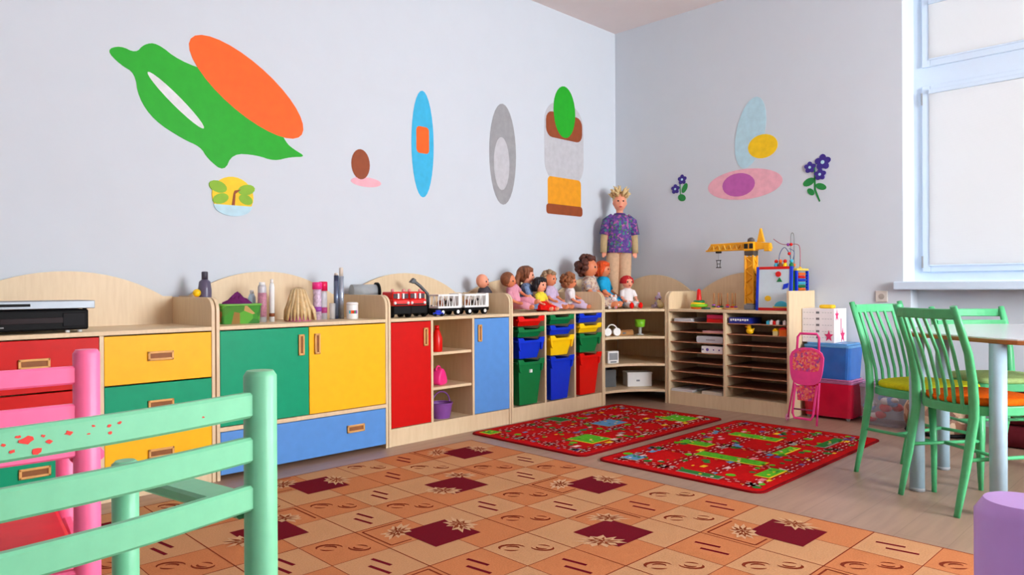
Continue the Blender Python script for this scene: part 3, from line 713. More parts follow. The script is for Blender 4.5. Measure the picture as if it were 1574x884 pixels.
G().prism(round_corners(hl, 0.12), 'z', 0.752, 0.770, 0.002).build('table_top', mat('table_white', (226, 230, 232), 0.18, 0.01, spec=0.6), t)
G().prism(round_corners([(x*1.004, y*1.004) for x, y in hl], 0.12), 'z', 0.745, 0.764, 0.004).build('edge_band', mat('table_edge', (176, 106, 52), 0.5, 0.1), t)
legm = mat('table_leg', (168, 196, 210), 0.35, 0.03); 
for x, y in ((3.85, 1.075), (4.39, 1.10), (3.63, 0.70), (4.72, 0.55)):
    l = G().cone((x-4.28, y-0.72, 0.0), (x-4.28, y-0.72, 0.745), 0.033, 0.033, 24).build('leg', legm, t)
    G().cone((x-4.28, y-0.72, 0.0), (x-4.28, y-0.72, 0.018), 0.0345, 0.0345, 24).build('foot_cap', grey, l)

# ------------------------------------------------------------------ boxes, stroller and bags by the window wall
def clear_plastic(name, rgb, alpha):
    return mat(name, rgb, 0.25, 0.03, alpha=alpha)
def bin_(name, label, x0, x1, y0, y1, z0, z1, m, lidm, contents, wheels=False):
    cx, cy = (x0+x1)/2, (y0+y1)/2; a, b = (x1-x0)/2, (y1-y0)/2; h = z1-z0; wz = 0.02 if wheels else 0
    t = thing(name, label, 'storage bin', (cx, cy, z0))
    g = G()
    lo = rrect(-a*0.9, a*0.9, -b*0.9, b*0.9, 0.03, 3); hi = rrect(-a*0.98, a*0.98, -b*0.98, b*0.98, 0.03, 3)
    n = len(lo)
    for k in range(n): g.poly([(*lo[k], wz), (*lo[(k+1) % n], wz), (*hi[(k+1) % n], h-0.03), (*hi[k], h-0.03)])
    g.poly([(*p, wz) for p in lo[::-1]])
    g.build('tub', m, t)
    g = G().prism(rrect(-a, a, -b, b, 0.03, 3), 'z', h-0.032, h-0.014, 0.003); g.prism(rrect(-a*.9, a*.9, -b*.9, b*.9, 0.03, 3), 'z', h-0.014, h, 0.004); g.build('lid', lidm, t)
    if wheels:
        for sx in (-1, 1):
            for sy in (-1, 1): G().cone((sx*a*0.75-0.008, sy*b*0.75, 0.014), (sx*a*0.75+0.008, sy*b*0.75, 0.014), 0.014, 0.014, 12).build('wheel', grey, t)
    rn = random.Random(label)
    for k, cm in enumerate(contents):
        g = G()
        for j in range(5):
            zz = wz+0.03+(h-wz-0.10)*rn.random(); s = rn.uniform(0.02, 0.035)
            px = rn.uniform(-a*0.7, a*0.7); py = rn.uniform(-b*0.7, b*0.7)
            if j < 3: px = -a*0.84+s
            g.ball((px, py, zz+0.012), (s, s*1.3, s*0.9), 8, 6)
        tag(g.build('bin_contents', cm, t), None, None)
    return t
bin_('storage_bin', 'red tinted plastic bin on wheels under the blue bin', 5.42, 5.71, 1.93, 2.31, 0.0, 0.30, mat('bin_red', (214, 22, 60), 0.25, 0.1, 8, alpha=0.93), mat('bin_red_lid', (196, 120, 165), 0.25, alpha=0.75), [s_red, t_purple], True)
bin_('storage_bin', 'blue translucent plastic bin on the red bin', 5.43, 5.71, 1.95, 2.30, 0.30, 0.565, mat('bin_blue', (50, 118, 205), 0.25, 0.1, 8, alpha=0.86), mat('bin_blue_lid', (100, 165, 220), 0.25, alpha=0.9), [P_yellow, P_red, P_blue])
bin_('storage_bin', 'clear plastic bin with red and blue toys behind the yellow-seat chair', 5.40, 5.70, 1.60, 1.89, 0.0, 0.30, mat('bin_clear', (205, 205, 215), 0.2, 0.03, alpha=0.35), mat('bin_clear_lid', (190, 160, 190), 0.25, alpha=0.6), [P_red, white, blue, white])
t = thing('printed_box', 'white cardboard box printed with pink figures on the blue bin', 'box', (5.47, 2.10, 0.565), R(-90))
# local x runs towards the camera (-y), local y into the wall
G().box(-0.22, 0.02, 0.0, 0.24, 0, 0.255, 0.002, 1).build('box_body', mat('box_white', (236, 232, 236), 0.6, 0.02), t)
g = G()
for k in range(5):
    z = 0.225-k*0.047
    g.box(-0.115, -0.090, -0.001, 0.002, z-0.008, z+0.008); g.mi = 1
    for u in range(4): g.box(-0.21+u*0.022, -0.195+u*0.022, -0.001, 0.002, z-0.003, z+0.003)
    for u in range(4): g.box(-0.07+u*0.02, -0.057+u*0.02, -0.001, 0.002, z-0.003, z+0.003)
    g.mi = 0
g.build('calendar_print', [mat('print_grey', (120, 118, 125), 0.7), mat('print_pale', (205, 205, 210), 0.7)], t)
g = G(); pk = mat('print_pink', (226, 50, 110), 0.7)
def dancer(cx, cz, s):   # a plain starry figure on the box side
    pts = [(cx+s*(1.0 if k % 2 == 0 else 0.42)*math.cos(PI*k/5+PI/2), cz+s*(1.0 if k % 2 == 0 else 0.42)*math.sin(PI*k/5+PI/2)*1.3) for k in range(10)]
    return pts
g.prism([(y, z) for y, z in dancer(0.05, 0.205, 0.035)], 'x', 0.018, 0.0215); g.prism([(y, z) for y, z in dancer(0.16, 0.05, 0.045)], 'x', 0.018, 0.0215)
g.prism([(y, z) for y, z in rrect(0.125, 0.135, 0.06, 0.18, 0.004)], 'x', 0.018, 0.0215)
g.prism(dancer(-0.02, 0.05, 0.035), 'y', -0.0012, 0.002)
g.build('pink_print', pk, t)
o = G().box(-0.04, 0.04, -0.05, 0.05, 0, 0.028, 0.012, 3).build('yellow_sponge', mat('sponge', (246, 200, 40), 0.8)); o.location = (5.55, 2.16, 0.82); tag(o, 'yellow block lying on the white printed box', 'block')
# doll stroller, folded, leaning
pinkm = mat('stroller_pink', (252, 66, 150), 0.35); cloth = voronoi_print('stroller_cloth', [(240, 70, 90), (250, 130, 90), (235, 60, 120), (245, 110, 120), (226, 60, 140), (250, 150, 120), (240, 90, 110), (170, 80, 150)], 70)
t = thing('doll_stroller', 'folded bright pink doll stroller leaning by the pigeonhole cabinet', 'stroller', (5.165, 2.165, 0), R(-90))
def lean(u, z): return 0.02+0.0*u+z*0.05
P3 = lambda x, z, dy=0.0: (x, -0.03+z*0.10+dy, z)
# handle hoop
g = G(); hoop = [P3(-0.075, 0.50), P3(-0.072, 0.62), P3(-0.055, 0.645), P3(0.065, 0.645), P3(0.082, 0.62), P3(0.085, 0.50)]
g.tube(hoop, 0.009, 8); g.build('handle', pinkm, t)
# cloth seat panel with moulded pink frame
pan = smooth_poly([(-0.125, 0.545), (0.125, 0.545), (0.118, 0.36), (0.085, 0.275), (-0.085, 0.275), (-0.118, 0.36)], 2)
g = G(); bmv = [(x, -0.03+z*0.10-0.012, z) for x, z in pan]; bmv2 = [(x, -0.03+z*0.10+0.006, z) for x, z in pan]
g.poly(bmv); g.poly(bmv2[::-1])
for k in range(len(bmv)): g.poly([bmv[k], bmv[(k+1) % len(bmv)], bmv2[(k+1) % len(bmv)], bmv2[k]])
g.build('seat_shell', pinkm, t)
ins = smooth_poly([(-0.095, 0.53), (0.105, 0.53), (0.098, 0.40), (0.08, 0.375), (-0.08, 0.375), (-0.098, 0.40)], 1)
g = G(); g.poly([(x, -0.03+z*0.10-0.0135, z) for x, z in ins]); g.build('printed_cloth', cloth, t)
g = G(); low = [(-0.072, 0.27), (0.072, 0.27), (0.055, 0.165), (-0.055, 0.165)]
a_ = [(x, -0.03+z*0.10-0.004, z) for x, z in low]; b_ = [(x, -0.03+z*0.10+0.004, z) for x, z in low]
g.poly(a_); g.poly(b_[::-1])
for k in range(4): g.poly([a_[k], a_[(k+1) % 4], b_[(k+1) % 4], b_[k]])
g.build('foot_cloth', cloth, t)
g = G(); g.tube([P3(-0.078, 0.28), P3(-0.090, 0.07), P3(-0.075, 0.035), P3(0.045, 0.035), P3(0.060, 0.07), P3(0.078, 0.28)], 0.009, 8); g.build('front_frame', pinkm, t)
g = G(); g.tube([P3(-0.10, 0.30, 0.03), P3(-0.135, 0.03, 0.03)], 0.007, 8); g.build('rear_leg', pinkm, t)
g = G(); g.tube([(0.10, -0.01, 0.30), (0.115, -0.10, 0.008)], 0.0075, 8); g.build('rear_leg', pinkm, t)
for sx in (-0.139,): 
    G().ring((sx, P3(0, 0.028, 0.03)[1], 0.028), 0.020, 0.007, 16, 6, 'x').build('wheel', mat('stroller_wheel', (240, 150, 190), 0.4), t)
G().tube([P3(-0.085, 0.10), P3(0.06, 0.10)], 0.006, 8).build('cross_bar', mat('stroller_bar', (150, 60, 100), 0.4), t)
# fabric bag and burgundy cushion seen between the chair legs
bagm = voronoi_print('bag_print', [(150, 104, 80), (196, 160, 128), (112, 74, 60), (210, 180, 150), (160, 120, 100)], 22)
t = thing('fabric_bag', 'brown patterned bag with dark rim on the floor under the window', 'bag', (5.40, 1.385, 0), R(-90))
G().lathe([(0.10, 0.0), (0.16, 0.012), (0.19, 0.08), (0.19, 0.17), (0.16, 0.235), (0.12, 0.25)], n=20, sq=(1.05, 0.85)).build('bag_body', bagm, t, True)
G().ring((0, 0, 0), 0.135, 0.014, 24, 6).build('rim', black, t).matrix_local = Matrix.Translation((0, 0, 0.25)) @ Matrix.Diagonal((1.05, 0.85, 1, 1))
for s in (-1, 1):
    G().ring((0, 0, 0), 0.10, 0.007, 14, 6, 'y', 0, PI).build('carry_loop', black, t).location = (0, s*0.10, 0.25)
G().ring((0, 0, 0), 0.175, 0.012, 24, 6).build('base_trim', black, t).matrix_local = Matrix.Translation((0, 0, 0.016)) @ Matrix.Diagonal((1.05, 0.85, 1, 1))
t = thing('burgundy_cushion', 'burgundy cushion stack on the floor at the right edge', 'cushion', (5.44, 0.80, 0))
for k in range(3): G().prism(rrect(-0.23, 0.23, -0.24, 0.24, 0.07), 'z', k*0.14, k*0.14+0.14, 0.045).build('pad', mat('burgundy', (96, 26, 34), 0.9, 0.1), t, True)

# ------------------------------------------------------------------ dolls
skin = mat('doll_skin', (240, 160, 128), 0.45, 0.03); skin2 = mat('doll_skin_tan', (222, 134, 92), 0.45, 0.03)
eye = mat('doll_eye', (40, 30, 30), 0.3); lips = mat('doll_lips', (205, 60, 60), 0.4)
def remesh(o, v):
    m = o.modifiers.new('skin', 'REMESH'); m.mode = 'VOXEL'; m.voxel_size = v; m.use_smooth_shade = True
    s = o.modifiers.new('soft', 'SMOOTH'); s.factor = 0.5; s.iterations = 3
def hair_mesh(t, style, m, S, hs, hz, seed):
    if style == 'bald': return
    rn = random.Random(seed); g = G(); r = 0.062*hs*S
    c = Vector((0, 0.0, hz))
    if style in ('long', 'bob', 'cap'):
        g.ball(c+Vector((0, 0.016*S*hs, 0.012*S*hs)), (r*1.12, r*1.08, r*1.12), 16, 12)
        for k in range(9):   # fringe and side locks
            a = PI+PI*k/8
            x = r*1.05*math.cos(a); y = r*0.95*math.sin(a)*0.8
            if style == 'cap' : continue
            ln = 0.55 if 2 <= k <= 6 else 1.35
            g.tube([c+Vector((x*0.5, y*0.4+0.01*S, r*1.1)), c+Vector((x*0.95, y*0.95, r*0.75)), c+Vector((x*1.05, y*1.02, r*(1.0-ln)))], [0.016*S*hs, 0.017*S*hs, 0.008*S*hs], 7)
        if style == 'long':
            for k in range(7):
                x = r*(-0.9+1.8*k/6)
                g.tube([c+Vector((x*0.7, r*0.8, r*0.4)), c+Vector((x*1.1, r*1.15, -r*0.6)), c+Vector((x*1.3, r*1.1, -r*(1.6+0.5*rn.random())))], [0.022*S*hs, 0.022*S*hs, 0.012*S*hs], 7)
        if style == 'bob':
            for k in range(9):
                a = PI*k/8; x = r*1.08*math.cos(a); y = r*1.02*math.sin(a)
                g.tube([c+Vector((x*.8, y*.8, r*0.5)), c+Vector((x, y, -r*0.2)), c+Vector((x*1.02, y*1.02, -r*0.95))], [0.02*S*hs, 0.022*S*hs, 0.012*S*hs], 7)
    else:
        for k in range(75):
            a = rn.uniform(0, 2*PI); e = rn.uniform(-0.75, 1.0)
            d = Vector((math.cos(a)*math.sqrt(max(0, 1-e*e)), math.sin(a)*math.sqrt(max(0, 1-e*e)), e))
            if d.y < -0.45 and e < 0.55: continue
            if e < -0.3 and d.y < 0.1: continue
            g.ball(c+Vector((0, 0.012*S, 0.008*S))+d*r*(1.08 if style == 'curly' else 1.2), (0.021 if style == 'curly' else 0.024)*S*hs*rn.uniform(.8, 1.15), 8, 6)
    g.build('hair', m, t, True)
def doll(label, loc, rz, S, sk, hair, style, top, skirt=None, hs=1.0, tilt=0.0, pitch=0.0, legm=None, hat=None, seed=1, shoes=None):
    t = thing('doll', label, 'doll', loc, rot=(R(pitch), R(tilt), R(rz)), group='dolls sitting on the cabinets')
    hz = 0.285*S+(hs-1)*0.05*S; g = G(); V = lambda x, y, z: (x*S, y*S, z*S)
    g.tube([V(0, 0, .03), V(0, .005, .08), V(0, 0, .16), V(0, 0, .20), V(0, 0, .235)], [.04*S, .05*S, .045*S, .03*S, .018*S], 12)
    g.tube([V(0, 0, .19), (0, -.002*S, hz)], [.02*S, .02*S], 10)
    g.ball((0, -.003*S, hz), (.058*S*hs, .058*S*hs, .066*S*hs), 16, 12); g.ball((0, -.022*S*hs, hz-.022*S*hs), (.04*S*hs, .036*S*hs, .036*S*hs), 12, 8)
    g.ball((0, -.060*S*hs, hz-.012*S*hs), .009*S*hs, 8, 6)
    for s in (-1, 1):
        g.ball((s*.058*S*hs, .002*S, hz-.008*S), (.008*S*hs, .012*S*hs, .016*S*hs), 8, 6)
        g.tube([V(s*.035, 0, .195), V(s*.062, -.005, .185), V(s*.085, -.035, .115), V(s*.072, -.085, .085), V(s*.068, -.10, .083)], [.018*S, .02*S, .017*S, .013*S, .015*S], 10)
        g.ball(V(s*.066, -.108, .082), .016*S, 8, 6)
        g.tube([V(s*.028, 0, .04), V(s*.045, -.11, .045), V(s*.052, -.20, .026)], [.034*S, .029*S, .021*S], 10)
        g.tube([V(s*.052, -.195, .02), V(s*.054, -.215, .05)], [.022*S, .017*S], 10)
    b = g.build('body', sk, t); remesh(b, 0.0085*S)
    for s in (-1, 1):
        G().ball((s*.023*S*hs, -.0535*S*hs, hz+.004*S*hs), (.008*S*hs, .006*S*hs, .009*S*hs), 8, 6).build('eye', eye, t)
    G().ball((0, -.0565*S*hs, hz-.034*S*hs), (.012*S*hs, .006*S*hs, .005*S*hs), 8, 6).build('mouth', lips, t)
    # clothes: bodice, sleeves and a skirt or trouser legs
    g = G(); g.lathe([(.024*S, .228*S), (.046*S, .212*S), (.058*S, .18*S), (.056*S, .12*S), (.062*S, .06*S), (.06*S, .025*S)], n=18, sq=(1.08, 0.95))
    for s in (-1, 1): g.tube([V(s*.03, 0, .195), V(s*.066, -.006, .183), V(s*.082, -.028, .128)], [.022*S, .027*S, .024*S], 10)
    g.build('bodice', top, t, True)
    if skirt:
        g = G(); n = 20; rows = []
        for r, z, dy in ((.055, .115, 0), (.085, .085, -.02), (.115, .062, -.055), (.125, .02, -.07)):
            rows.append([(r*S*math.cos(2*PI*j/n)*(1+.06*(j % 2)), dy*S+r*S*.95*math.sin(2*PI*j/n)*(1+.06*(j % 2)), z*S) for j in range(n)])
        for a, b_ in zip(rows, rows[1:]):
            for j in range(n): g.poly([a[j], a[(j+1) % n], b_[(j+1) % n], b_[j]])
        g.build('skirt', skirt, t, True)
    if legm:
        for s in (-1, 1): G().tube([V(s*.028, 0.01, .042), V(s*.045, -.11, .047), V(s*.051, -.18, .032)], [.043*S, .036*S, .029*S], 12).build('trouser_leg', legm, t)
    if shoes:
        for s in (-1, 1): G().ball(V(s*.053, -.21, .036), (.024*S, .02*S, .034*S), 10, 8).build('shoe', shoes, t)
    hair_mesh(t, style, hair, S, hs, hz, seed)
    if hat:
        g = G(); g.lathe([(.073*S*hs, -.012*S), (.074*S*hs, .01*S), (.066*S*hs, .045*S), (.035*S*hs, .07*S), (.004*S, .078*S)], (0, .018*S, hz), 18); g.build('hat', hat, t, True)
    return t
h_brown = mat('hair_brown', (140, 82, 50), 0.6, 0.2, 60); h_black = mat('hair_black', (28, 22, 26), 0.5, 0.1, 60); h_blond = mat('hair_ash', (170, 138, 104), 0.6, 0.2, 60)
h_curl = mat('hair_chestnut', (160, 98, 56), 0.6, 0.2, 60); h_dark = mat('hair_dark', (98, 50, 36), 0.6, 0.25, 60); h_red = mat('hair_red', (232, 84, 20), 0.6, 0.15, 60); h_y = mat('hair_golden', (226, 196, 140), 0.6, 0.15, 60)
d_lil = mat('cloth_lilac', (208, 186, 214), 0.9, 0.08, 40); d_bl = mat('cloth_blue_check', (130, 156, 196), 0.9, 0.2, 90); d_pk = mat('cloth_pink', (228, 158, 176), 0.9, 0.08, 40)
d_rd = mat('cloth_red', (226, 28, 22), 0.9, 0.08, 40); d_bg = voronoi_print('cloth_beige_print', [(196, 172, 148), (210, 190, 170), (170, 130, 120), (206, 180, 150), (160, 150, 160)], 60)
d_tq = mat('cloth_turquoise', (40, 170, 220), 0.9, 0.08, 40); d_wh = mat('cloth_white', (232, 228, 226), 0.9, 0.04, 40); d_yl = mat('cloth_lemon', (236, 220, 70), 0.9, 0.08, 40)
ZT = 0.80
doll('bald doll head resting against the panel, leftmost of the dolls', (3.85, 4.13, ZT+0.02), 25, 0.84, skin, h_brown, 'bald', mat('cloth_charcoal', (80, 76, 82), 0.9), tilt=-22, seed=2)
doll('doll in a pink suit leaning back beside the bald doll', (4.045, 3.99, ZT+0.035), 15, 0.84, skin2, h_brown, 'cap', d_pk, legm=d_pk, tilt=-28, seed=3)
doll('doll with long brown hair in a blue checked dress', (4.18, 4.01, ZT), 38, 1.0, skin, h_brown, 'long', d_bl, d_bl, seed=4)
doll('small black-haired doll in a red skirt and lemon top', (4.225, 3.90, ZT), 5, 0.70, skin, h_black, 'bob', d_yl, d_rd, hs=1.2, seed=5, legm=d_rd)
doll('doll with ash-blond curls in a lilac dress', (4.475, 4.02, ZT), 12, 0.90, skin2, h_blond, 'curly', d_lil, d_lil, seed=6)
doll('doll with chestnut curls tipped sideways on the tray cabinet', (4.69, 3.98, ZT+0.012), 35, 0.80, skin2, h_curl, 'curly', d_wh, hs=1.12, tilt=-14, seed=7, legm=d_lil)
doll('large doll with bushy dark brown curls in beige print', (4.945, 3.98, ZT), 20, 1.27, skin2, h_dark, 'bushy', d_bg, hs=0.95, seed=8, legm=d_bg)
doll('red-haired doll in a turquoise dress', (5.17, 4.00, ZT), 22, 1.25, skin2, h_red, 'bob', d_tq, d_tq, hs=0.82, seed=9)
doll('baby doll in a white suit and red bonnet', (5.235, 3.78, ZT), -28, 0.80, skin, h_red, 'bald', d_wh, hs=1.05, seed=10, legm=d_wh, hat=mat('cloth_bonnet', (196, 48, 52), 0.9), shoes=d_rd)
# two soft toys
def plush(label, loc, rz, S, m, m2):
    t = thing('soft_toy', label, 'soft toy', loc, rz, 'small soft toys on the corner shelf'); g = G()
    g.ball((0, 0, .045*S), (.045*S, .04*S, .05*S)); g.ball((0, -.005*S, .115*S), (.04*S, .036*S, .036*S))
    for s in (-1, 1):
        g.tube([(s*.03*S, -.02*S, .025*S), (s*.045*S, -.075*S, .02*S)], [.02*S, .018*S], 10); g.tube([(s*.03*S, 0, .075*S), (s*.065*S, -.025*S, .05*S)], [.016*S, .014*S], 10)
    g.build('body', m, t, True)
    for s in (-1, 1):
        G().ball((s*.026*S, 0, .157*S), (.013*S, .008*S, .026*S)).build('ear', m2, t); G().ball((s*.013*S, -.036*S, .122*S), .005*S, 8, 6).build('eye', eye, t)
    G().ball((0, -.04*S, .107*S), .007*S, 8, 6).build('nose', t_pink, t)
plush('white speckled soft toy between the dark-curled doll and the baby doll', (4.985, 3.745, ZT), -20, 0.70, voronoi_print('plush_speckle', [(232, 226, 224), (214, 208, 206), (232, 226, 224), (196, 110, 120), (226, 220, 218)], 55), d_wh)
plush('pale lilac soft toy at the right end of the corner shelf', (5.455, 3.60, ZT), -40, 0.78, mat('plush_lilac', (204, 188, 208), 0.95, 0.1, 40), d_lil)
o = thing('soft_toy', 'tiny yellowish soft toy beside the lilac one', 'soft toy', (5.40, 3.545, ZT), -40, 'small soft toys on the corner shelf')
g = G(); g.ball((0, 0, .03), (.035, .03, .03)); g.ball((-.02, -.01, .058), (.022, .02, .02)); g.build('body', mat('plush_cream', (222, 204, 150), 0.95, 0.1, 40), o, True)
for s in (-1, 1): G().ball((-.02+s*.014, -.005, .08), .008, 8, 6).build('ear', t_brown, o)
# tall doll standing in the corner
t = thing('tall_doll', 'tall blond boy doll in purple print shirt standing in the corner', 'doll', (5.46, 4.05, ZT), rot=(R(-2.0), R(1.5), R(-45)))
g = G()
g.ball((0, 0, .985), (.062, .062, .085), 16, 12); g.ball((0, -.03, .955), (.042, .04, .05), 12, 8); g.tube([(0, 0, .86), (0, -.004, .95)], [.034, .032], 12); g.ball((0, -.068, .972), (.011, .012, .016), 8, 6)
g.tube([(0, 0, .50), (0, 0, .62), (0, 0, .80), (0, 0, .87)], [.070, .068, .074, .04], 14)
for s in (-1, 1):
    g.tube([(s*.09, 0, .83), (s*.125, 0, .70), (s*.14, -.01, .56), (s*.145, -.02, .50)], [.035, .036, .028, .022], 10)
    for f in range(4): g.tube([(s*(.132+f*.009), -.02-.002*f, .50), (s*(.133+f*.010), -.026, .455+.006*abs(f-1.5))], [.0075, .006], 6)
    g.tube([(s*.128, -.03, .50), (s*.118, -.045, .47)], [.008, .006], 6)
    g.tube([(s*.05, 0, .50), (s*.055, 0, .25), (s*.06, 0, .03)], [.055, .045, .03], 10); g.tube([(s*.06, .02, .02), (s*.065, -.07, .018)], [.024, .02], 10)
    g.ball((s*.062, 0, .975), (.01, .014, .02), 8, 6)
b = g.build('body', skin, t); remesh(b, 0.009)
g = G(); g.lathe([(.045, .875), (.085, .85), (.115, .81), (.112, .70), (.118, .52), (.116, .505)], n=24, sq=(1.05, .80))
for s in (-1, 1): g.tube([(s*.06, 0, .845), (s*.115, 0, .80), (s*.142, -.002, .675)], [.04, .05, .05], 12)
g.build('shirt', voronoi_print('shirt_print', [(98, 62, 140), (120, 70, 150), (70, 60, 120), (90, 60, 140), (60, 130, 130), (170, 90, 150), (80, 50, 130), (70, 110, 80)], 55), t, True)
for s in (-1, 1):
    G().tube([(s*.136, -.002, .69), (s*.143, -.010, .58), (s*.147, -.018, .505)], [.036, .034, .031], 12).build('sleeve', mat('cloth_sand', (198, 172, 128), 0.9, 0.06, 40), t)
    G().tube([(s*.052, 0, .53), (s*.056, 0, .30), (s*.061, 0, .045)], [.066, .060, .058], 14, sq=(1, 1)).build('trouser_leg', mat('cloth_tan', (214, 176, 142), 0.9, 0.06, 40), t)
    G().ball((s*.064, -.03, .022), (.032, .065, .022), 12, 8).build('shoe', t_brown, t)
    G().ball((s*.024, -.058, .99), (.009, .006, .007), 8, 6).build('eye', eye, t)
G().ball((0, -.066, .935), (.016, .006, .006), 8, 6).build('mouth', lips, t)
g = G(); rn = random.Random(4); g.ball((0, .018, 1.015), (.068, .064, .068), 14, 10)
for k in range(40):
    a = rn.uniform(0, 2*PI); e = rn.uniform(.15, 1.2); d = Vector((math.cos(a)*math.cos(e), math.sin(a)*math.cos(e), math.sin(e)))
    p = Vector((0, .014, 1.02))+d*.055; g.tube([p, p+d*.035+Vector((0, 0, .012)), p+d*.055+Vector((rn.uniform(-.02, .02), 0, .02))], [.016, .012, .003], 6)
g.build('hair', h_y, t, True)
G().ring((0, 0, .868), .045, .012, 18, 8).build('collar', mat('cloth_collar', (84, 56, 120), 0.9), t)

# ------------------------------------------------------------------ electronics on the drawer cabinet
t = thing('video_player', 'black video player on the drawer cabinet under the silver player', 'player', (0.76, 3.74, ZT))
G().box(-0.21, 0.21, 0.0, 0.28, 0.012, 0.105, 0.008).build('case', black, t)
G().box(-0.13, 0.13, -0.003, 0.002, 0.045, 0.070, 0.001, 1).build('display_window', mat('display_dark', (30, 10, 14), 0.4, spec=0.15), t)
G().box(0.105, 0.195, -0.004, 0.002, 0.028, 0.090, 0.002, 1).build('button_panel', mat('panel_dark', (22, 22, 26), 0.5, spec=0.12), t)
for k in range(3): G().box(-0.17+0.02*k, -0.157+0.02*k, -0.004, 0.002, 0.028, 0.034, 0.001, 1).build('button', grey, t)
for x in (-0.18, 0.13, 0.18): 
    for y in (0.03, 0.24): G().cone((x, y, 0), (x, y, 0.013), 0.010, 0.010, 10).build('foot', white, t)
t = thing('disc_player', 'flat silver disc player on the black video player', 'player', (0.76, 3.735, ZT+0.105))
G().box(-0.23, 0.235, 0.0, 0.25, 0.004, 0.040, 0.003).build('case', silver, t)
G().box(-0.20, -0.02, -0.002, 0.003, 0.016, 0.028, 0.001, 1).build('disc_tray', black, t)
for x in (-0.2, 0.2):
    for y in (0.03, 0.22): G().cone((x, y, 0), (x, y, 0.006), 0.009, 0.009, 8).build('foot', black, t)

# ------------------------------------------------------------------ things on the door cabinet
def bottle(label, x, y, prof, m, capm=None, capz=None, name='bottle', cat='bottle', band=None):
    t = thing(name, label, cat, (x, y, ZT)); G().lathe(prof, n=18).build('container', m, t)
    if capm: 
        r, z0, z1 = capz; G().lathe([(r, z0), (r, z1-.004), (r*.8, z1)], n=16).build('cap', capm, t)
    if band:
        r, z0, z1, bm_ = band; G().lathe([(r+.0008, z0), (r+.0008, z1)], n=18).build('label_band', bm_, t)
    return t
bottle('dark violet-grey bottle at the left end behind the panel', 1.640, 4.08, [(.03, 0), (.036, .01), (.036, .19), (.030, .235), (.014, .25)], mat('glass_violet', (96, 88, 112), 0.3), mat('cap_slate', (70, 66, 80), 0.4), (.017, .248, .292))
o = thing('small_figure', 'small yellow and red figure beside the dark bottle', 'figurine', (1.588, 4.06, ZT))
G().lathe([(.018, 0), (.022, .05), (.016, .13), (.012, .15)], n=12).build('body', P_red, o); G().ball((0, 0, .172), .022, 10, 8).build('head', P_yellow, o)
t = thing('craft_basket', 'green printed basket with purple cloth on the door cabinet', 'basket', (1.765, 3.94, ZT), R(-3))
g = G(); b_ = rrect(-.105, .105, -.06, .06, .015, 3); tp_ = rrect(-.112, .112, -.066, .066, .015, 3)
for k in range(len(b_)): g.poly([(*b_[k], 0), (*b_[(k+1) % len(b_)], 0), (*tp_[(k+1) % len(b_)], .105), (*tp_[k], .105)])
g.poly([(*p, 0) for p in b_[::-1]])
g.build('basket_wall', voronoi_print('basket_print', [(60, 140, 40), (90, 165, 50), (150, 110, 50), (70, 130, 40), (190, 150, 90), (50, 120, 40)], 16), t)
g = G(); n = len(tp_)
g.tube([(*p, .105) for p in tp_]+[(*tp_[0], .105)], .006, 8); g.build('rim', mat('rim_green', (110, 180, 70), 0.4), t)
def cloth_heap(name, label, cat, loc, m, sx, sy, h, seed):
    rn = random.Random(seed); g = G(); n, k = 18, 6; rows = []
    for i in range(k):
        f = i/(k-1); rows.append([(sx*(1-f)*math.cos(2*PI*j/n)*rn.uniform(.85, 1.1), sy*(1-f)*math.sin(2*PI*j/n)*rn.uniform(.85, 1.1), h*(f**.7)*rn.uniform(.7, 1.1)) for j in range(n)])
    rows[-1] = [(rn.uniform(-.004, .004), rn.uniform(-.004, .004), h) for j in range(n)]
    for a, b_ in zip(rows, rows[1:]):
        for j in range(n): g.poly([a[j], a[(j+1) % n], b_[(j+1) % n], b_[j]])
    g.poly([(p[0], p[1], 0) for p in rows[0][::-1]])
    o = g.build(name, m, None, True); o.location = loc; return tag(o, label, cat)
cloth_heap('purple_cloth', 'crumpled purple cloth heaped in the green basket', 'cloth', (1.765, 3.94, ZT+.088), mat('cloth_purple', (112, 40, 100), 0.9, 0.15, 40), .098, .054, .09, 3)
clr = mat('clear_tube', (206, 206, 214), 0.15, 0.02, alpha=0.75); pkp = mat('pink_print', (206, 140, 160), 0.4, 0.2, 60)
bottle('short pale blue bottle behind the white tubes', 1.905, 4.06, [(.022, 0), (.022, .14), (.012, .165)], mat('pale_blue', (190, 214, 228), 0.3), white, (.012, .163, .185))
bottle('white and pink printed tube right of the green basket', 1.930, 3.98, [(.024, 0), (.024, .20), (.020, .215)], clr, white, (.017, .213, .232), band=(.024, .03, .17, pkp))
bottle('slim white tube with dark foot beside the printed tube', 1.985, 3.97, [(.015, 0), (.015, .20), (.011, .225)], white, white, (.009, .224, .25), band=(.015, .03, .05, t_brown))
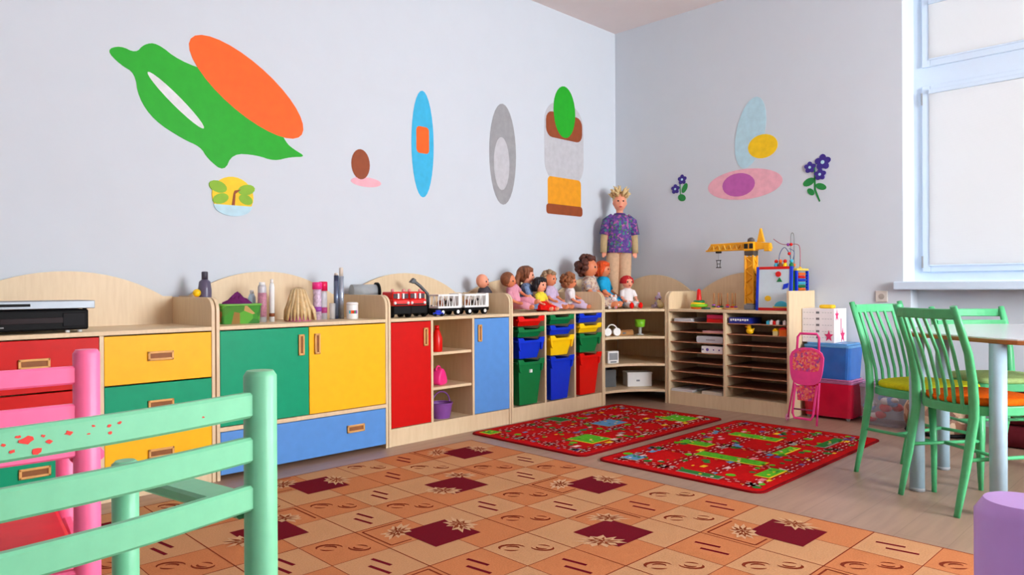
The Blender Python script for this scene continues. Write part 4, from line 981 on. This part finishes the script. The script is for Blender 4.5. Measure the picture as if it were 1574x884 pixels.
# styling head with long straight blond hair
t = thing('styling_head', 'styling doll head with long blond hair on a pink base', 'doll', (2.13, 3.93, ZT), R(-30))
G().lathe([(.075, 0), (.078, .008), (.06, .03), (.035, .045)], n=20).build('base', mat('base_pink', (240, 130, 190), 0.35), t)
g = G(); g.ball((0, 0, .135), (.045, .045, .058), 14, 10); g.tube([(0, 0, .04), (0, 0, .10)], [.03, .022], 10); g.ball((0, -.046, .128), .008, 8, 6); o = g.build('body', skin, t); remesh(o, .007)
rn = random.Random(9)
for k in range(26):
    a = R(-58+k*(296/25)); d = Vector((math.sin(a), math.cos(a), 0))
    if k % 2: d = d*0.96
    c0 = Vector((0, 0, .19)); e = .082+.03*rn.random()
    g = G(); g.tube([c0+d*.012, Vector((0, 0, .178))+d*.036, Vector((0, 0, .12))+d*.058, Vector((0, 0, .06))+d*(e*.9), Vector((0, 0, .006))+d*e], [.011, .0125, .0125, .011, .005], 7)
    g.build('hair_lock', [mat('hair_pale', (226, 198, 150), 0.5, 0.12, 50), mat('hair_honey', (206, 168, 112), 0.5, 0.12, 50)][k % 2], t)
bottle('pink topped magenta bottle left of the clear glass', 2.292, 3.99, [(.026, 0), (.026, .14), (.024, .15), (.027, .19)], mat('bottle_lilac', (226, 200, 226), 0.25, 0.2, 50), t_pink, (.03, .188, .232), band=(.026, .05, .08, t_purple))
bottle('crimson topped clear bottle beside the magenta one', 2.345, 4.01, [(.024, 0), (.024, .16), (.018, .18)], clr, mat('cap_crimson', (226, 20, 84), 0.3), (.027, .178, .236), band=(.024, .04, .075, mat('label_plum', (176, 60, 120), 0.5)))
bottle('plain clear drinking glass beside the tall tubes', 2.392, 3.98, [(.017, 0), (.019, .10)], mat('clear_glass', (214, 218, 220), 0.1, 0.02, alpha=0.5), name='glass', cat='glass')
bottle('tall dark and silver striped tube', 2.432, 4.0, [(.015, 0), (.015, .275)], mat('tube_slate', (62, 72, 100), 0.25, 0.1, metal=0.3), mat('cap_cream', (226, 214, 200), 0.4), (.012, .275, .29), band=(.015, .02, .24, mat('tube_steel', (110, 124, 150), 0.25, metal=0.6)))
bottle('tallest silver tube with cream cap', 2.468, 4.0, [(.017, 0), (.017, .27)], mat('tube_silver', (190, 202, 218), 0.2, metal=0.6), mat('cap_cream', (226, 214, 200), 0.4), (.013, .27, .325))
t = bottle('small white jar with coloured print in front of the tubes', 2.485, 3.90, [(.033, 0), (.036, .004), (.036, .085), (.034, .09)], white, white, (.037, .088, .105), name='jar', cat='jar')
for k in range(5): G().prism(rrect(-.006, .006, .035, .055, .003), 'y', -.001, .002).build('print_mark', [t_cyan, t_orange, P_red, P_green, t_purple][k], t).matrix_local = Matrix.Rotation(R(-55+k*16), 4, 'Z') @ Matrix.Translation((0, -.0365, 0))

# ------------------------------------------------------------------ vehicles on the open shelf cabinet
t = thing('grey_roll', 'grey rolled sheet lying behind the fire engines', 'roll', (2.72, 4.16, ZT+0.17), 0)
G().tube([(-.075, 0, 0), (.10, -.03, 0)], [.048, .048], 20).build('tube', mat('roll_grey', (170, 176, 178), 0.6), t)
G().tube([(.098, -.03, 0), (.112, -.033, 0)], [.062, .062], 22).build('end_disc', black, t)
o = G().box(-.085, .11, -.05, .04, 0, .121, .004).build('cardboard_box', mat('card', (176, 140, 100), 0.8)); o.location = (2.72, 4.16, ZT); tag(o, 'brown cardboard box behind the fire engines carrying the grey roll', 'box')
def fire_engine(label, x, y, rz):
    t = thing('fire_engine', label, 'toy truck', (x, y, ZT), R(rz), 'red toy fire engines')
    G().box(-.062, .062, .0, .17, .075, .118, .006).build('body', P_red, t)
    G().box(-.060, .060, .012, .16, .116, .168, .008).build('cab', P_red, t)
    G().box(-.064, .064, -.012, .15, .022, .076, .006).build('chassis', black, t)
    for s in (-1, 1):
        G().box(s*.030-.024, s*.030+.024, .008, .014, .124, .156, .002, 1).build('windscreen', mat('cab_glass', (90, 80, 85), 0.1), t)
        G().box(s*.018-.006, s*.018+.006, .006, .016, .122, .158, .001, 1).build('pillar', white, t)
        G().ball((s*.048, -.002, .095), (.010, .006, .010), 10, 8).build('headlight', white, t)
        G().lathe([(.010, 0), (.011, .012), (.006, .018)], (s*.04, .05, .168), 12).build('beacon', mat('beacon_clear', (236, 150, 150), 0.2), t)
        for yy in (.03, .13): G().tube([(s*.048, yy, .026), (s*.068, yy, .026)], [.026, .026], 16).build('wheel', black, t)
    G().box(-.05, .05, -.004, .002, .082, .090, .001, 1).build('grille', dark, t)
fire_engine('red toy fire engine nearer the yellow door, left of the pair', 2.792, 3.80, -8)
fire_engine('red toy fire engine in the middle of the open shelf cabinet, right of the pair', 2.935, 3.81, -8)
o = thing('toy_car', 'little blue toy car in front of the cage trucks', 'toy car', (3.075, 3.775, ZT), R(-30))
G().box(-.035, .035, -.016, .016, .010, .026, .004).build('body', P_blue, o); G().box(-.018, .018, -.013, .013, .025, .042, .005).build('cabin', P_blue, o)
for x in (-.022, .022):
    for s in (-1, 1): G().tube([(x, s*.012, .010), (x, s*.019, .010)], [.010, .010], 12).build('wheel', black, o)
t = thing('toy_excavator', 'black toy digger arm rising behind the cage trucks', 'toy truck', (3.16, 4.05, ZT), R(-15))
G().box(-.06, .06, -.04, .04, 0.02, .07, .006).build('chassis', black, t)
for x in (-.045, 0, .045):
    for s in (-1, 1): G().tube([(x, s*.036, .022), (x, s*.05, .022)], [.022, .022], 14).build('wheel', black, t)
G().bar([(.04, 0, .07), (.035, 0, .15), (-.02, 0, .205), (-.075, 0, .245)], (0, 1, 0), .02, .022).build('arm', mat('arm_black', (52, 56, 62), 0.4), t)
G().prism([(-.10, .232), (-.075, .262), (-.055, .25), (-.07, .222)], 'y', -.02, .02, .003).build('bucket', mat('arm_black', (52, 56, 62), 0.4), t)
def cage_truck(label, x0, x1, y):
    t = thing('cage_truck', label, 'toy truck', ((x0+x1)/2, y, ZT), 0, 'white toy cage trucks'); w = (x1-x0)/2
    G().box(-w, w, 0, .10, .028, .05, .004).build('chassis', black, t)
    G().box(-w+.006, w-.006, .006, .094, .05, .055).build('floor_plate', white, t)
    for zz in (.058, .140): 
        g = G(); g.box(-w+.004, w-.004, 0.0, .008, zz-.006, zz+.006).box(-w+.004, w-.004, .092, .10, zz-.006, zz+.006).box(-w+.004, -w+.012, .008, .092, zz-.006, zz+.006).box(w-.012, w-.004, .008, .092, zz-.006, zz+.006); g.build('rail', white, t)
    n = 8
    for k in range(n+1):
        x = -w+.008+(2*w-.016)*k/n
        for yy in (0.001, .093): G().bar([(x, yy+.003, .055), (x+(.010 if k % 2 else -.010)*(0 < k < n), yy+.003, .142)], (0, 1, 0), .007, .006).build('cage_bar', white, t)
    G().box(w-.034, w-.004, -.003, .103, .055, .152, .003).build('end_wall', white, t)
    for x, m in ((-w*.45, t_brown), (w*.15, mat('animal_dark', (70, 58, 54), 0.7))):
        a = thing('toy_animal', ('brown' if m is t_brown else 'dark') + ' toy animal inside the ' + ('left' if x0 < 3.3 else 'right') + ' cage truck', 'toy animal', ((x0+x1)/2+x, y+.05, ZT+.055), R(90), 'animals in the cage trucks')
        g = G(); g.ball((0, 0, .036), (.015, .026, .015), 10, 8); g.ball((0, -.03, .052), (.011, .014, .012), 8, 6)
        for sx in (-.009, .009):
            for sy in (-.016, .016): g.tube([(sx, sy, .032), (sx, sy, 0)], [.005, .004], 6)
        g.build('body', m, a, True)
    for x in (-w*.62, w*.62):
        for s in (0, 1): 
            o = G().tube([(x, -.006+s*.094, .024), (x, .018+s*.094, .024)], [.024, .024], 16).build('wheel', black, t); G().tube([(x, -.008+s*.124, .024), (x, -.0055+s*.119, .024)], [.013, .013], 12).build('hub', white, o)
cage_truck('white toy cage truck behind the little blue car, left of the pair', 3.125, 3.345, 3.84)
cage_truck('white toy cage truck nearest the bald doll, right of the pair', 3.385, 3.625, 3.86)
# things on its open shelves
t = thing('toy_bag', 'pink toy bag on the middle open shelf', 'bag', (3.10, 3.755, 0.335), R(20))
G().prism(smooth_poly([(-.05, 0), (.065, 0), (.06, .05), (.02, .115), (-.02, .11), (-.05, .06)], 2), 'y', 0, .08, .012).build('bag_body', t_pink, t, True)
G().ring((0.0, .04, .10), .028, .006, 14, 6, 'y', 0, PI).build('handle', t_pink, t)
t = thing('red_bottle', 'red plastic bottle standing on the top open shelf', 'bottle', (3.055, 3.765, 0.565)); G().lathe([(.034, 0), (.037, .01), (.037, .09), (.02, .14), (.014, .15)], n=18).build('container', P_red, t); G().lathe([(.016, .148), (.016, .175)], n=14).build('cap', P_red, t)
t = thing('purple_basket', 'purple plastic basket with handle on the lowest open shelf', 'basket', (3.115, 3.80, 0.11))
vio = mat('basket_violet', (140, 80, 165), 0.35, 0.05, alpha=0.9)
g = G(); g.lathe([(.06, 0), (.062, .006), (.078, .09), (.078, .1)], n=24, cap=False); g.lathe([(.0005, .003), (.06, .003)], n=24, cap=False); g.build('basket_wall', vio, t)
G().ring((0, 0, .1), .078, .005, 24, 6).build('rim', vio, t); G().ring((0, 0, .1), .076, .005, 18, 6, 'y', 0, PI).build('handle', vio, t)
for k in range(3):
    o = G().ball((0, 0, 0), (.03, .028, .026), 10, 8).build('toy_ball', [t_pink, t_purple, white][k]); o.location = (3.085+.032*k, 3.79+.02*(k % 2), 0.15); tag(o, ['pink', 'violet', 'white'][k]+' ball in the purple basket', 'ball', 'balls in the purple basket')

# ------------------------------------------------------------------ things in the corner shelf unit
t = thing('headphones', 'white coiled headphones on the upper corner shelf', 'headphones', (4.985, 3.765, 0.567), R(-25))
G().ring((0, 0, .052), .046, .006, 18, 6, 'y', 0, PI).build('headband', white, t)
for s in (-1, 1): G().tube([(s*.044, -.016, .036), (s*.044, .018, .036)], [.034, .034], 16).build('ear_cup', white, t)
t = thing('board_game', 'flat wooden game board box on the upper corner shelf', 'board game', (5.13, 3.84, 0.567), R(-8))
G().box(-.11, .13, -.10, .10, 0, .034, .003).build('box_body', mat('game_wood', (186, 132, 78), 0.5, 0.1, 30), t)
g = G(); g.box(-.105, .125, -.095, .095, .034, .046, .002); g.build('lid', mat('game_lid', (160, 110, 66), 0.5, 0.1, 30), t)
G().box(-.01, .03, -.104, -.099, .012, .026, .001, 1).build('clasp', silver, t)
t = thing('green_goblet', 'lime green cup on a clear stem on the upper corner shelf', 'cup', (5.28, 3.68, 0.567))
G().lathe([(.034, 0), (.034, .005), (.014, .012), (.014, .06), (.03, .07)], n=16).build('stem', mat('stem_clear', (210, 214, 210), 0.2, alpha=.7), t)
G().lathe([(.032, .068), (.042, .075), (.047, .135), (.043, .135), (.038, .08)], n=18).build('bowl', t_lime, t)
t = thing('desk_clock', 'small white framed clock on the middle corner shelf', 'clock', (4.965, 3.735, 0.335), R(-20))
G().box(-.055, .055, 0, .05, 0, .105, .006).build('case', white, t); G().box(-.042, .042, -.003, .002, .03, .09, .001, 1).build('dial', grey, t); G().box(-.03, .03, -.003, .002, .008, .018, .001, 1).build('button_bar', mat('grey_dark', (110, 112, 116), .5), t)
t = thing('grey_crate', 'dark grey crate in the shade of the lowest corner shelf', 'crate', (5.01, 3.85, 0.115), R(-25))
for nm, b in (('panel', (-.1, .1, 0, .008, 0, .15)), ('panel', (-.1, .1, .152, .16, 0, .15)), ('panel', (-.1, -.092, .008, .152, 0, .15)), ('panel', (.092, .1, .008, .152, 0, .15)), ('base', (-.092, .092, .008, .152, 0, .008))): G().box(*b, .002).build(nm, mat('crate_grey', (96, 98, 100), 0.5), t)
t = thing('white_box', 'white storage box on the lowest corner shelf', 'box', (5.26, 3.66, 0.115), R(-38))
G().box(-.12, .10, 0, .15, 0, .112, .004).build('box_body', white, t); G().box(-.123, .103, -.003, .153, .108, .125, .003).build('lid', white, t); G().box(-.04, -.01, -.002, .003, .045, .06, .001, 1).build('latch', silver, t)

# ------------------------------------------------------------------ things in the pigeonholes (local frame of the cabinet: x along, y in)
def pig(name, label, cat, lx, k, depth=0.04, group=None):
    """stands on shelf k of the pigeonhole cabinet (k counted from the bottom)"""
    return thing(name, label, cat, (XF+depth, YB0-lx, PZ[k]), R(-90), group)
def sheets(label, lx, k, w, d, n, m, depth=.03, group='papers in the pigeonholes', th=.004, rots=None):
    t = pig('paper_stack', label, 'paper', lx, k, depth, group); rn = random.Random(label)
    for j in range(n):
        o = G().box(-w/2, w/2, 0, d, j*th, (j+1)*th-.0006).build('sheet', m[j % len(m)], t); o.rotation_euler.z = R(rn.uniform(-4, 4))
paper = mat('paper_white', (228, 228, 226), 0.8, 0.02); paper2 = mat('paper_grey', (196, 200, 206), 0.8)
sheets('loose white papers in the top left pigeonhole', .13, 7, .16, .28, 7, [paper, paper2])
sheets('white papers lying at the bottom left of the pigeonholes', .13, 0, .20, .30, 5, [paper], .015)
sheets('cream cardboard lying at the bottom of the left pigeonholes', .41, 0, .19, .30, 6, [mat('card_cream', (226, 214, 196), 0.8)], .015)
sheets('pale pink papers in the second left pigeonhole', .41, 6, .18, .28, 4, [mat('paper_pink', (226, 170, 170), 0.8)])
for k, (m, nm, z) in enumerate(((P_red, 'red', 0), (mat('book_magenta', (214, 40, 90), 0.5), 'magenta', .032))):
    t = pig('flat_book', nm + ' book lying in the top left pigeonholes', 'book', .43, 7, .035, 'books in the pigeonholes'); t.location.z += z
    o = G().box(-.075, .085, 0, .006, 0, .03, .001, 1).build('spine', m, t); G().box(-.075, .085, .006, .22, 0, .003).build('cover', m, t); G().box(-.075, .085, .006, .22, .027, .03).build('cover', m, t); G().box(-.073, .083, .006, .215, .003, .027).build('page_block', paper, t)
t = pig('white_carton', 'flat white carton with rounded end in the third left pigeonhole', 'box', .39, 5, .03); G().prism(rrect(-.13, .11, 0, .055, .016), 'y', 0, .25, .003).build('box_body', paper2, t); G().box(-.04, .04, -.002, .002, .02, .03).build('print_mark', grey, t)
t = pig('game_carton', 'white carton with small violet print in the fourth left pigeonhole', 'box', .40, 4, .025); G().box(-.09, .10, 0, .25, 0, .058, .003).build('box_body', white, t)
for x, s in ((-.035, .013), (-.075, .006), (.02, .006), (.07, .007)): G().prism(ell(x, .03, s, s, 10), 'y', -.0012, .002).build('print_mark', mat('print_violet', (90, 70, 150), .6), t)
t = pig('blue_game_box', 'dark blue game box with white letters in the top right pigeonhole', 'box', .64, 7, .025); G().box(-.085, .095, 0, .2, 0, .048, .003).build('box_body', mat('navy', (26, 40, 140), .4), t)
for k in range(8):
    G().box(-.072+k*.02, -.058+k*.02, -.0015, .002, .020+.004*(k % 2), .038, .001, 1).build('letter_tile', white, t)
for k, m in enumerate((t_cyan, white, P_red, white, dark, white)):
    t = pig('toy_block', ['cyan', 'white', 'red', 'second white', 'black', 'last white'][k] + ' block in the row at the top right pigeonhole', 'block', .875+k*.026, 7, .03, 'small blocks in the pigeonholes')
    G().box(-.011, .011, 0, .03, 0, .026+.006*(k % 2), .003).build('cube', m, t); G().lathe([(.007, 0), (.007, .005)], (0, .015, .026+.006*(k % 2)), 10).build('stud', m, t)
t = pig('toy_duck', 'yellow toy duck in the second right pigeonhole', 'toy duck', .715, 6, .035)
g = G(); g.ball((0, .03, .028), (.030, .026, .026), 12, 8); g.ball((-.004, .02, .062), .019, 12, 8); g.tube([(.02, .03, .034), (.036, .03, .05)], [.012, .004], 8); g.build('body', P_yellow, t, True)
G().ball((-.02, .01, .06), (.011, .008, .005), 8, 6).build('beak', t_orange, t)
for s in (-1, 1): G().ball((-.010, .02+s*.015-.002, .068), .0035, 6, 5).build('eye', eye, t)
t = pig('toy_house', 'orange toy house block in the second right pigeonhole', 'block', .995, 6, .03); G().box(-.03, .028, 0, .05, 0, .05, .002).build('house_wall', t_orange, t); G().prism([(-.034, .05), (.032, .05), (.0, .068)], 'y', -.003, .053).build('roof', P_red, t)
t = pig('toy_house', 'cream toy house block beside the orange one', 'block', .935, 6, .03); G().box(-.02, .02, 0, .04, 0, .036, .002).build('house_wall', mat('block_cream', (232, 214, 150), .6), t); G().prism([(-.024, .036), (.024, .036), (.0, .058)], 'y', -.002, .042).build('roof', P_yellow, t)

# ------------------------------------------------------------------ toys on the pigeonhole cabinet
def on_b(name, label, cat, X, Y, rz=-90, group=None): return thing(name, label, cat, (X, Y, ZT), R(rz), group)
t = on_b('ring_stacker', 'stacking toy of wide coloured rings with a red cone', 'stacking toy', 5.44, 3.19)
for k, (m, rr) in enumerate(((t_orange, .062), (t_lime, .075), (P_yellow, .06), (P_green, .05))): G().ring((-.01+.012*(k % 2), .0, .013+k*.016), rr-.014, .0135, 24, 8).build('ring', m, t)
G().lathe([(.022, 0), (.022, .075), (.016, .16), (.004, .17)], n=16).build('cone', P_red, t)
G().lathe([(.012, 0), (.012, .15), (.006, .155)], (-.04, .05, 0), 12).build('peg', white, t)
G().prism(ell(.07, .0, .05, .04, 18), 'z', 0, .012, .003).build('plate', mat('dk_green', (40, 96, 70), .5), t)
def peg_board(label, Y, cols_, base):
    t = on_b('peg_stacker', label, 'stacking toy', 5.46, Y, -90, 'wooden peg stackers'); G().prism(ell(0, 0, .062, .05, 20), 'z', 0, .014, .004).build('base', base, t)
    for k in range(5):
        a = 2*PI*k/5+.3; x, y = .036*math.cos(a), .028*math.sin(a)
        G().cone((x, y, .012), (x, y, .135), .0055, .005, 8).build('peg', mat('peg_wood', (176, 120, 70), .5), t)
        for j in range(1+k % 2): G().ring((x, y, .022+.014*j), .011, .006, 12, 6).build('bead', cols_[(k+j) % len(cols_)], t)
peg_board('wooden peg stacker with green beads next to the ring stacker', 3.03, [P_green, t_purple, t_orange], mat('peg_base', (226, 190, 120), .5))
peg_board('wooden peg stacker with purple beads near the toy crane', 2.905, [t_purple, P_red, P_yellow], mat('peg_base2', (214, 160, 96), .5))
# crane
cy = mat('crane_yellow', (250, 176, 16), 0.4, 0.04)
t = on_b('toy_crane', 'tall yellow toy tower crane with hanging hook', 'toy crane', 5.50, 2.748)
G().box(-.045, .045, -.045, .045, 0, .04, .008).build('base', grey, t); G().box(-.03, .03, -.03, .03, .038, .055, .004).build('turntable', silver, t)
a = .034
for sx in (-1, 1):
    for sy in (-1, 1): G().box(sx*a-.007, sx*a+.007, sy*a-.007, sy*a+.007, .05, .44, .002, 1).build('tower_post', cy, t)
for sd in range(4):
    for k in range(7):
        z0 = .055+k*.053; z1 = z0+.053; s = 1 if k % 2 else -1
        p0, p1 = {0: ((-a*s, -a, z0), (a*s, -a, z1)), 1: ((-a*s, a, z0), (a*s, a, z1)), 2: ((-a, -a*s, z0), (-a, a*s, z1)), 3: ((a, -a*s, z0), (a, a*s, z1))}[sd]
        G().tube([p0, p1], .006, 6).build('tower_brace', cy, t)
G().box(-.03, .03, -.03, .03, .05, .43, .002, 1).build('tower_panel', cy, t)
G().box(-.040, .040, -.042, .042, .44, .475, .004).build('slewing_ring', mat('slew_dark', (84, 74, 66), .5), t)
G().box(-.045, .045, -.045, .045, .475, .55, .008).build('operator_cab', cy, t)
for s in (-1, 1): G().box(s*.022-.016, s*.022+.016, -.048, -.043, .495, .535, .002, 1).build('cab_window', dark, t)
G().lathe([(.03, .55), (.026, .575), (.012, .585)], n=14).build('cab_roof', mat('roof_dark', (90, 84, 84), .5), t)
# jib reaches along -x local (towards the corner), counter-jib along +x
G().prism([(-.045, .485), (-.38, .50), (-.40, .485), (-.345, .545), (-.045, .548)][0:1]+[(-.40, .488), (-.355, .545), (-.045, .548)], 'y', -.006, .006, .002).build('jib_web', cy, t)
for sy in (-1, 1):
    G().bar([(-.045, sy*.022, .49), (-.40, sy*.012, .49)], (0, 0, 1), .012, .012).build('jib_chord', cy, t)
    for k in range(6): G().tube([(-.06-k*.052, sy*.021, .492), (-.085-k*.052, 0, .542), (-.11-k*.052, sy*.018, .492)], .0045, 6).build('jib_brace', mat('crane_pale', (250, 206, 90), .4), t)
G().bar([(-.045, 0, .545), (-.36, 0, .54)], (0, 0, 1), .014, .014).build('jib_chord', cy, t)
G().prism([(.045, .485), (.175, .49), (.165, .535), (.045, .548)], 'y', -.02, .02, .003).build('counter_jib', cy, t)
G().prism([(.055, .545), (.115, .545), (.088, .655), (.080, .655)], 'y', -.014, .014, .003).build('apex_frame', cy, t)
G().box(.12, .165, -.026, .026, .47, .525, .004).build('counterweight', cy, t)
G().box(-.31, -.27, -.018, .018, .468, .484, .004).build('trolley', dark, t)
G().tube([(-.29, 0, .47), (-.29, 0, .41)], .0012, 5).build('hoist_cable', grey, t)
g = G(); g.box(-.312, -.268, -.004, .004, .405, .411).box(-.312, -.268, -.004, .004, .345, .352)
for s in (-1, 1): g.bar([(-.29+s*.017, 0, .408), (-.29+s*.012, 0, .348)], (0, 1, 0), .004, .005)
g.box(-.302, -.278, -.004, .004, .376, .381); g.build('hook_block', dark, t)
# whiteboard
t = on_b('magnet_board', 'white magnet board with blue and red frame beside the toy crane', 'board', 5.40, 2.52); t.rotation_euler.x = R(-4)
hw, hh = .145, .345
G().box(-hw+.02, hw-.02, .004, .014, .02, hh-.02).build('board_panel', mat('board_white', (206, 222, 230), 0.25, 0.02), t)
for s in (-1, 1): G().box(s*hw-(.022 if s > 0 else 0), s*hw+(.022 if s < 0 else 0), 0, .022, 0, hh, .003).build('frame_post', P_blue, t)
for z in (.0, hh-.022): G().box(-hw+.022, hw-.022, .001, .021, z, z+.022, .003).build('frame_bar', P_red, t)
for nm, pts, m in (('magnet', ell(.035, .285, .022, .022, 18), P_red), ('magnet', [(.022, .225), (.068, .225), (.046, .26)], P_green), ('magnet', [(.072, .165), (.112, .178), (.118, .215), (.080, .205)], P_blue),
                   ('magnet', ell(-.045, .095, .025, .022, 18), P_yellow), ('magnet', ell(.065, .03, .055, .045, 18, 0, 0, PI), t_cyan), ('magnet', rrect(.0, .11, .024, .034, .003), P_yellow)):
    G().prism(pts, 'y', -.002, .005, .001).build(nm, m, t)
# activity cube with bead maze
t = on_b('activity_cube', 'activity cube with abacus side and looping bead wires', 'activity toy', 5.585, 2.47)
cw = .10; ch = .31
for sx in (-1, 1):
    for sy in (-1, 1): G().box(sx*cw-.010, sx*cw+.010, sy*cw-.010, sy*cw+.010, 0, ch, .003).build('corner_post', P_blue, t)
G().box(-cw-.01, cw+.01, -cw-.01, cw+.01, ch, ch+.018, .004).build('top_plate', mat('plate_yellow', (226, 200, 90), .5), t)
G().box(-cw-.01, cw+.01, -cw-.01, cw+.01, 0, .018, .004).build('bottom_plate', mat('plate_yellow', (226, 200, 90), .5), t)
for sd, m in (('y', t_lime), ('x', t_brown)): 
    b = (-cw+.01, cw-.01, -cw-.003, -cw+.006) if sd == 'y' else (-cw-.003, -cw+.006, -cw+.01, cw-.01)
    G().box(*b, .018, ch).build('side_board', m, t)
for k, m in enumerate((t_orange, P_red, P_blue, t_cyan, P_green, t_orange)):
    z = .285-k*.024
    o = G().tube([(cw+.002, -cw, z), (cw+.002, cw, z)], .002, 6).build('abacus_rod', silver, t)
    for j in range(6): G().ring((cw+.002, -.07+j*.022, z), .006, .005, 10, 6, 'y').build('bead', m, o)
ZB = ch+.018
def wire(pts, m, beads):
    P = [Vector(p) for p in pts]; out = []
    for i in range(len(P)-1):     # Catmull-Rom
        p0, p1, p2, p3 = P[max(i-1, 0)], P[i], P[i+1], P[min(i+2, len(P)-1)]
        for k in range(6):
            s = k/6; out.append(.5*((2*p1)+(p2-p0)*s+(2*p0-5*p1+4*p2-p3)*s*s+(3*p1-p0-3*p2+p3)*s**3))
    out.append(P[-1]); w_ = G().tube(out, .0032, 6).build('wire', m, t)
    for f, bm_ in beads: G().ball(out[int(f*(len(out)-1))], .013, 10, 8).build('bead', bm_, w_)
wire([(-.08, 0, ZB), (-.08, 0, ZB+.11), (-.04, 0, ZB+.17), (.0, 0, ZB+.12), (.02, 0, ZB+.05), (.04, 0, ZB+.13), (.0, 0, ZB+.16)], mat('wire_blue', (90, 110, 160), .4), [(.02, t_cyan), (.06, P_blue), (.5, P_red)])
wire([(.0, .03, ZB), (.0, .03, ZB+.24), (.012, .03, ZB+.285), (.026, .03, ZB+.24), (.026, .03, ZB)], mat('wire_grey', (130, 136, 140), .4), [(.03, P_green), (.07, t_cyan), (.97, t_orange)])
wire([(.095, -.02, ZB), (.095, -.02, ZB+.15), (.07, -.02, ZB+.19), (.0, -.02, ZB+.19), (-.06, -.02, ZB+.20), (-.12, -.02, ZB+.24)], mat('wire_red', (170, 90, 110), .4), [(.03, P_yellow), (.55, P_red), (.62, t_purple)])
for k, (x, y, m) in enumerate(((-.072, -.075, t_cyan), (-.035, -.08, t_brown), (-.0, -.075, P_yellow), (.05, -.075, P_green))):
    o = thing('toy_figure', ['cyan', 'brown', 'yellow', 'green'][k] + ' little toy figure on top of the activity cube', 'figurine', (5.585+y, 2.47-x, ZT+ZB), R(-90), 'little figures on the activity cube')
    G().lathe([(.016, 0), (.018, .03), (.010, .045)], n=12).build('body', m, o); G().ball((0, 0, .058), .015, 10, 8).build('head', [P_red, t_orange, P_red, t_cyan][k], o)
